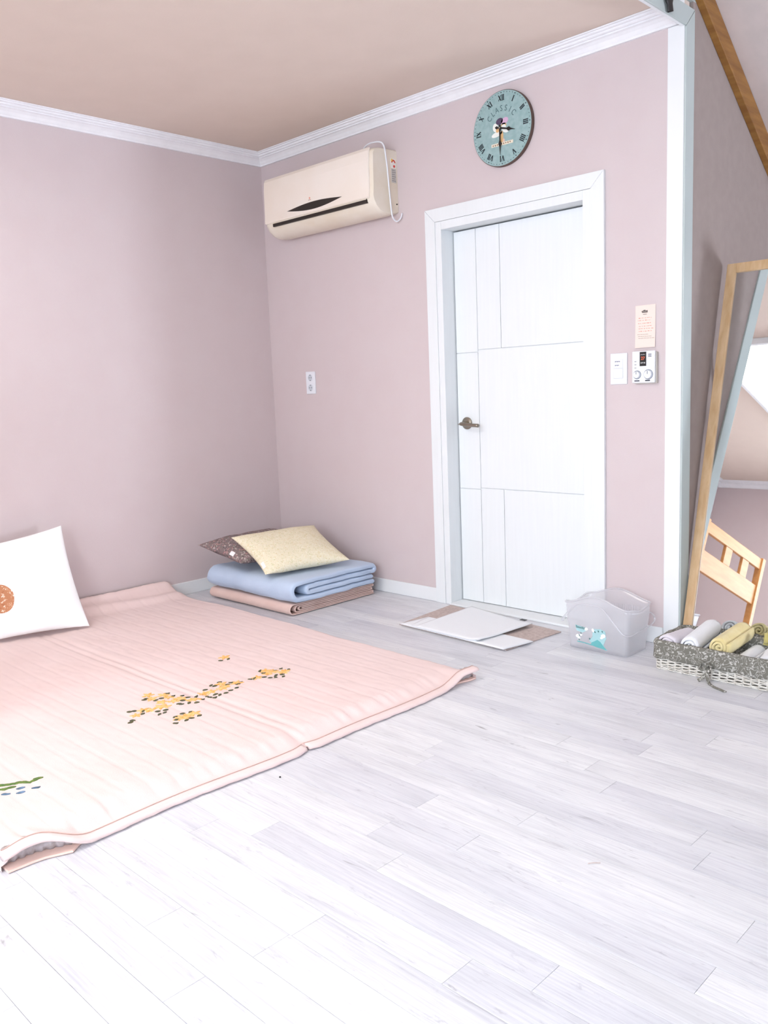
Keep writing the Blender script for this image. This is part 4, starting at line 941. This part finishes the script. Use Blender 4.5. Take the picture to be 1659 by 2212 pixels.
roll('rolled_towel', 'white rolled towel at the right edge of the photo', (3.292, -.290, .092), (3.268, -.150, .095), .038, M_towel, 2.8, 1.5, .95)
roll('rolled_towel', 'small olive yellow rolled towel at the back right of the basket', (3.215, -.120, .142), (3.330, -.085, .145), .026, M_towel_o, 2.4, 2.2, 1.0)
# mirror -----------------------------------------------------------------------------------
MW, MH = .56, 1.7415
P0 = Vector((2.8119, -.0133, 0)); mr = Vector((.99927821, -.03798763, 0)); mu_ = Vector((.00882672, .23219, .9726304)); mn = Vector((-.03694792, -.97192836, .23235771))
MI = empty('standing_mirror', tuple(P0 + mr * MW / 2), 'tall mirror in light wooden frame leaning back in the alcove behind the basket', 'mirror')
def mbar(nm, a0, a1, b0, b1, t0=-.022, t1=.0, M=M_frame, par=MI, bev=.002):
    bm = nb(); c_ = P0 + mr * (a0 + a1) / 2 + mu_ * (b0 + b1) / 2 + mn * (t0 + t1) / 2; obox(bm, c_, mr, mu_, mn, (a1 - a0) / 2, (b1 - b0) / 2, (t1 - t0) / 2); return mk(nm, bm, M, par, bevel=bev)
SWD = .042
mbar('stile', 0, SWD, .006, MH); mbar('stile', MW - SWD, MW, .006, MH)
mbar('top_rail', SWD, MW - SWD, MH - SWD, MH); mbar('bottom_rail', SWD, MW - SWD, .006, .006 + SWD)
mbar('mirror_glass', SWD - .004, MW - SWD + .004, SWD, MH - SWD + .004, -.012, -.0075, M_mirror, bev=0)
mbar('back_board', SWD - .004, MW - SWD + .004, SWD, MH - SWD + .004, -.020, -.0125, M_frame, bev=0)
b = nb()
for a_ in (.10, MW - .10):
    t0 = P0 + mr * a_ + mu_ * 1.35 - mn * .03; t1 = P0 + mr * a_ + Vector((0, .62, .008)); d = (t1 - t0); obox(b, (t0 + t1) / 2, mr, d.normalized(), mr.cross(d.normalized()), .014, d.length / 2, .009)
mk('easel_leg', b, M_frame, MI)
# loft guard rail reflected in the mirror ----------------------------------------------------
GR = empty('guard_rail', (1.32, -3.25, 0), 'light pine guard rail with square cut-outs, reflected in the mirror', 'guard rail')
gx0, gx1, gy0, gy1 = 1.30, 1.335, -3.80, -2.70
for yy in (gy0, gy1): mk('post', box(nb(), gx0 - .012, gx1 + .012, yy - .03, yy + .03, 0, 1.46), M_rail, GR, bevel=.004)
mk('rail_board', box(nb(), gx0, gx1, gy0 + .03, gy1 - .03, 1.355, 1.45), M_rail, GR, bevel=.004)
mk('rail_board', box(nb(), gx0, gx1, gy0 + .03, gy1 - .03, 1.03, 1.205), M_rail, GR, bevel=.004)
for k in range(2):
    yy = gy0 + .03 + .215 + .330 * k; mk('upright', box(nb(), gx0 + .004, gx1 - .004, yy, yy + .125, 1.205, 1.355), M_rail, GR, bevel=.003)
# crumbs on the floor ------------------------------------------------------------------------
b = nb(); bmesh.ops.create_icosphere(b, subdivisions=1, radius=.0032, matrix=Matrix.Translation((2.432, -1.988, .0024)))
tag(mk('crumb', b, M_black, org=(2.432, -1.988, 0)), 'tiny black speck on the floor below the quilt edge', 'speck')
b = nb(); tube(b, [(3.415, -1.795, .002), (3.425, -1.785, .003), (3.437, -1.773, .002)], .0013, 6)
tag(mk("dry_fragment", b, M_mat, org=(3.425, -1.785, 0)), 'small brown dry fragment on the whitewashed planks', 'speck')

for o in bpy.data.objects:
    if o.name.split('.')[0] in ('minute_dots', 'banner_marks', 'printed_marks', 'display_marks', 'printed_labels', 'handwriting', 'pin_holes', 'stake', 'emblem'): o['kind'] = 'stuff'
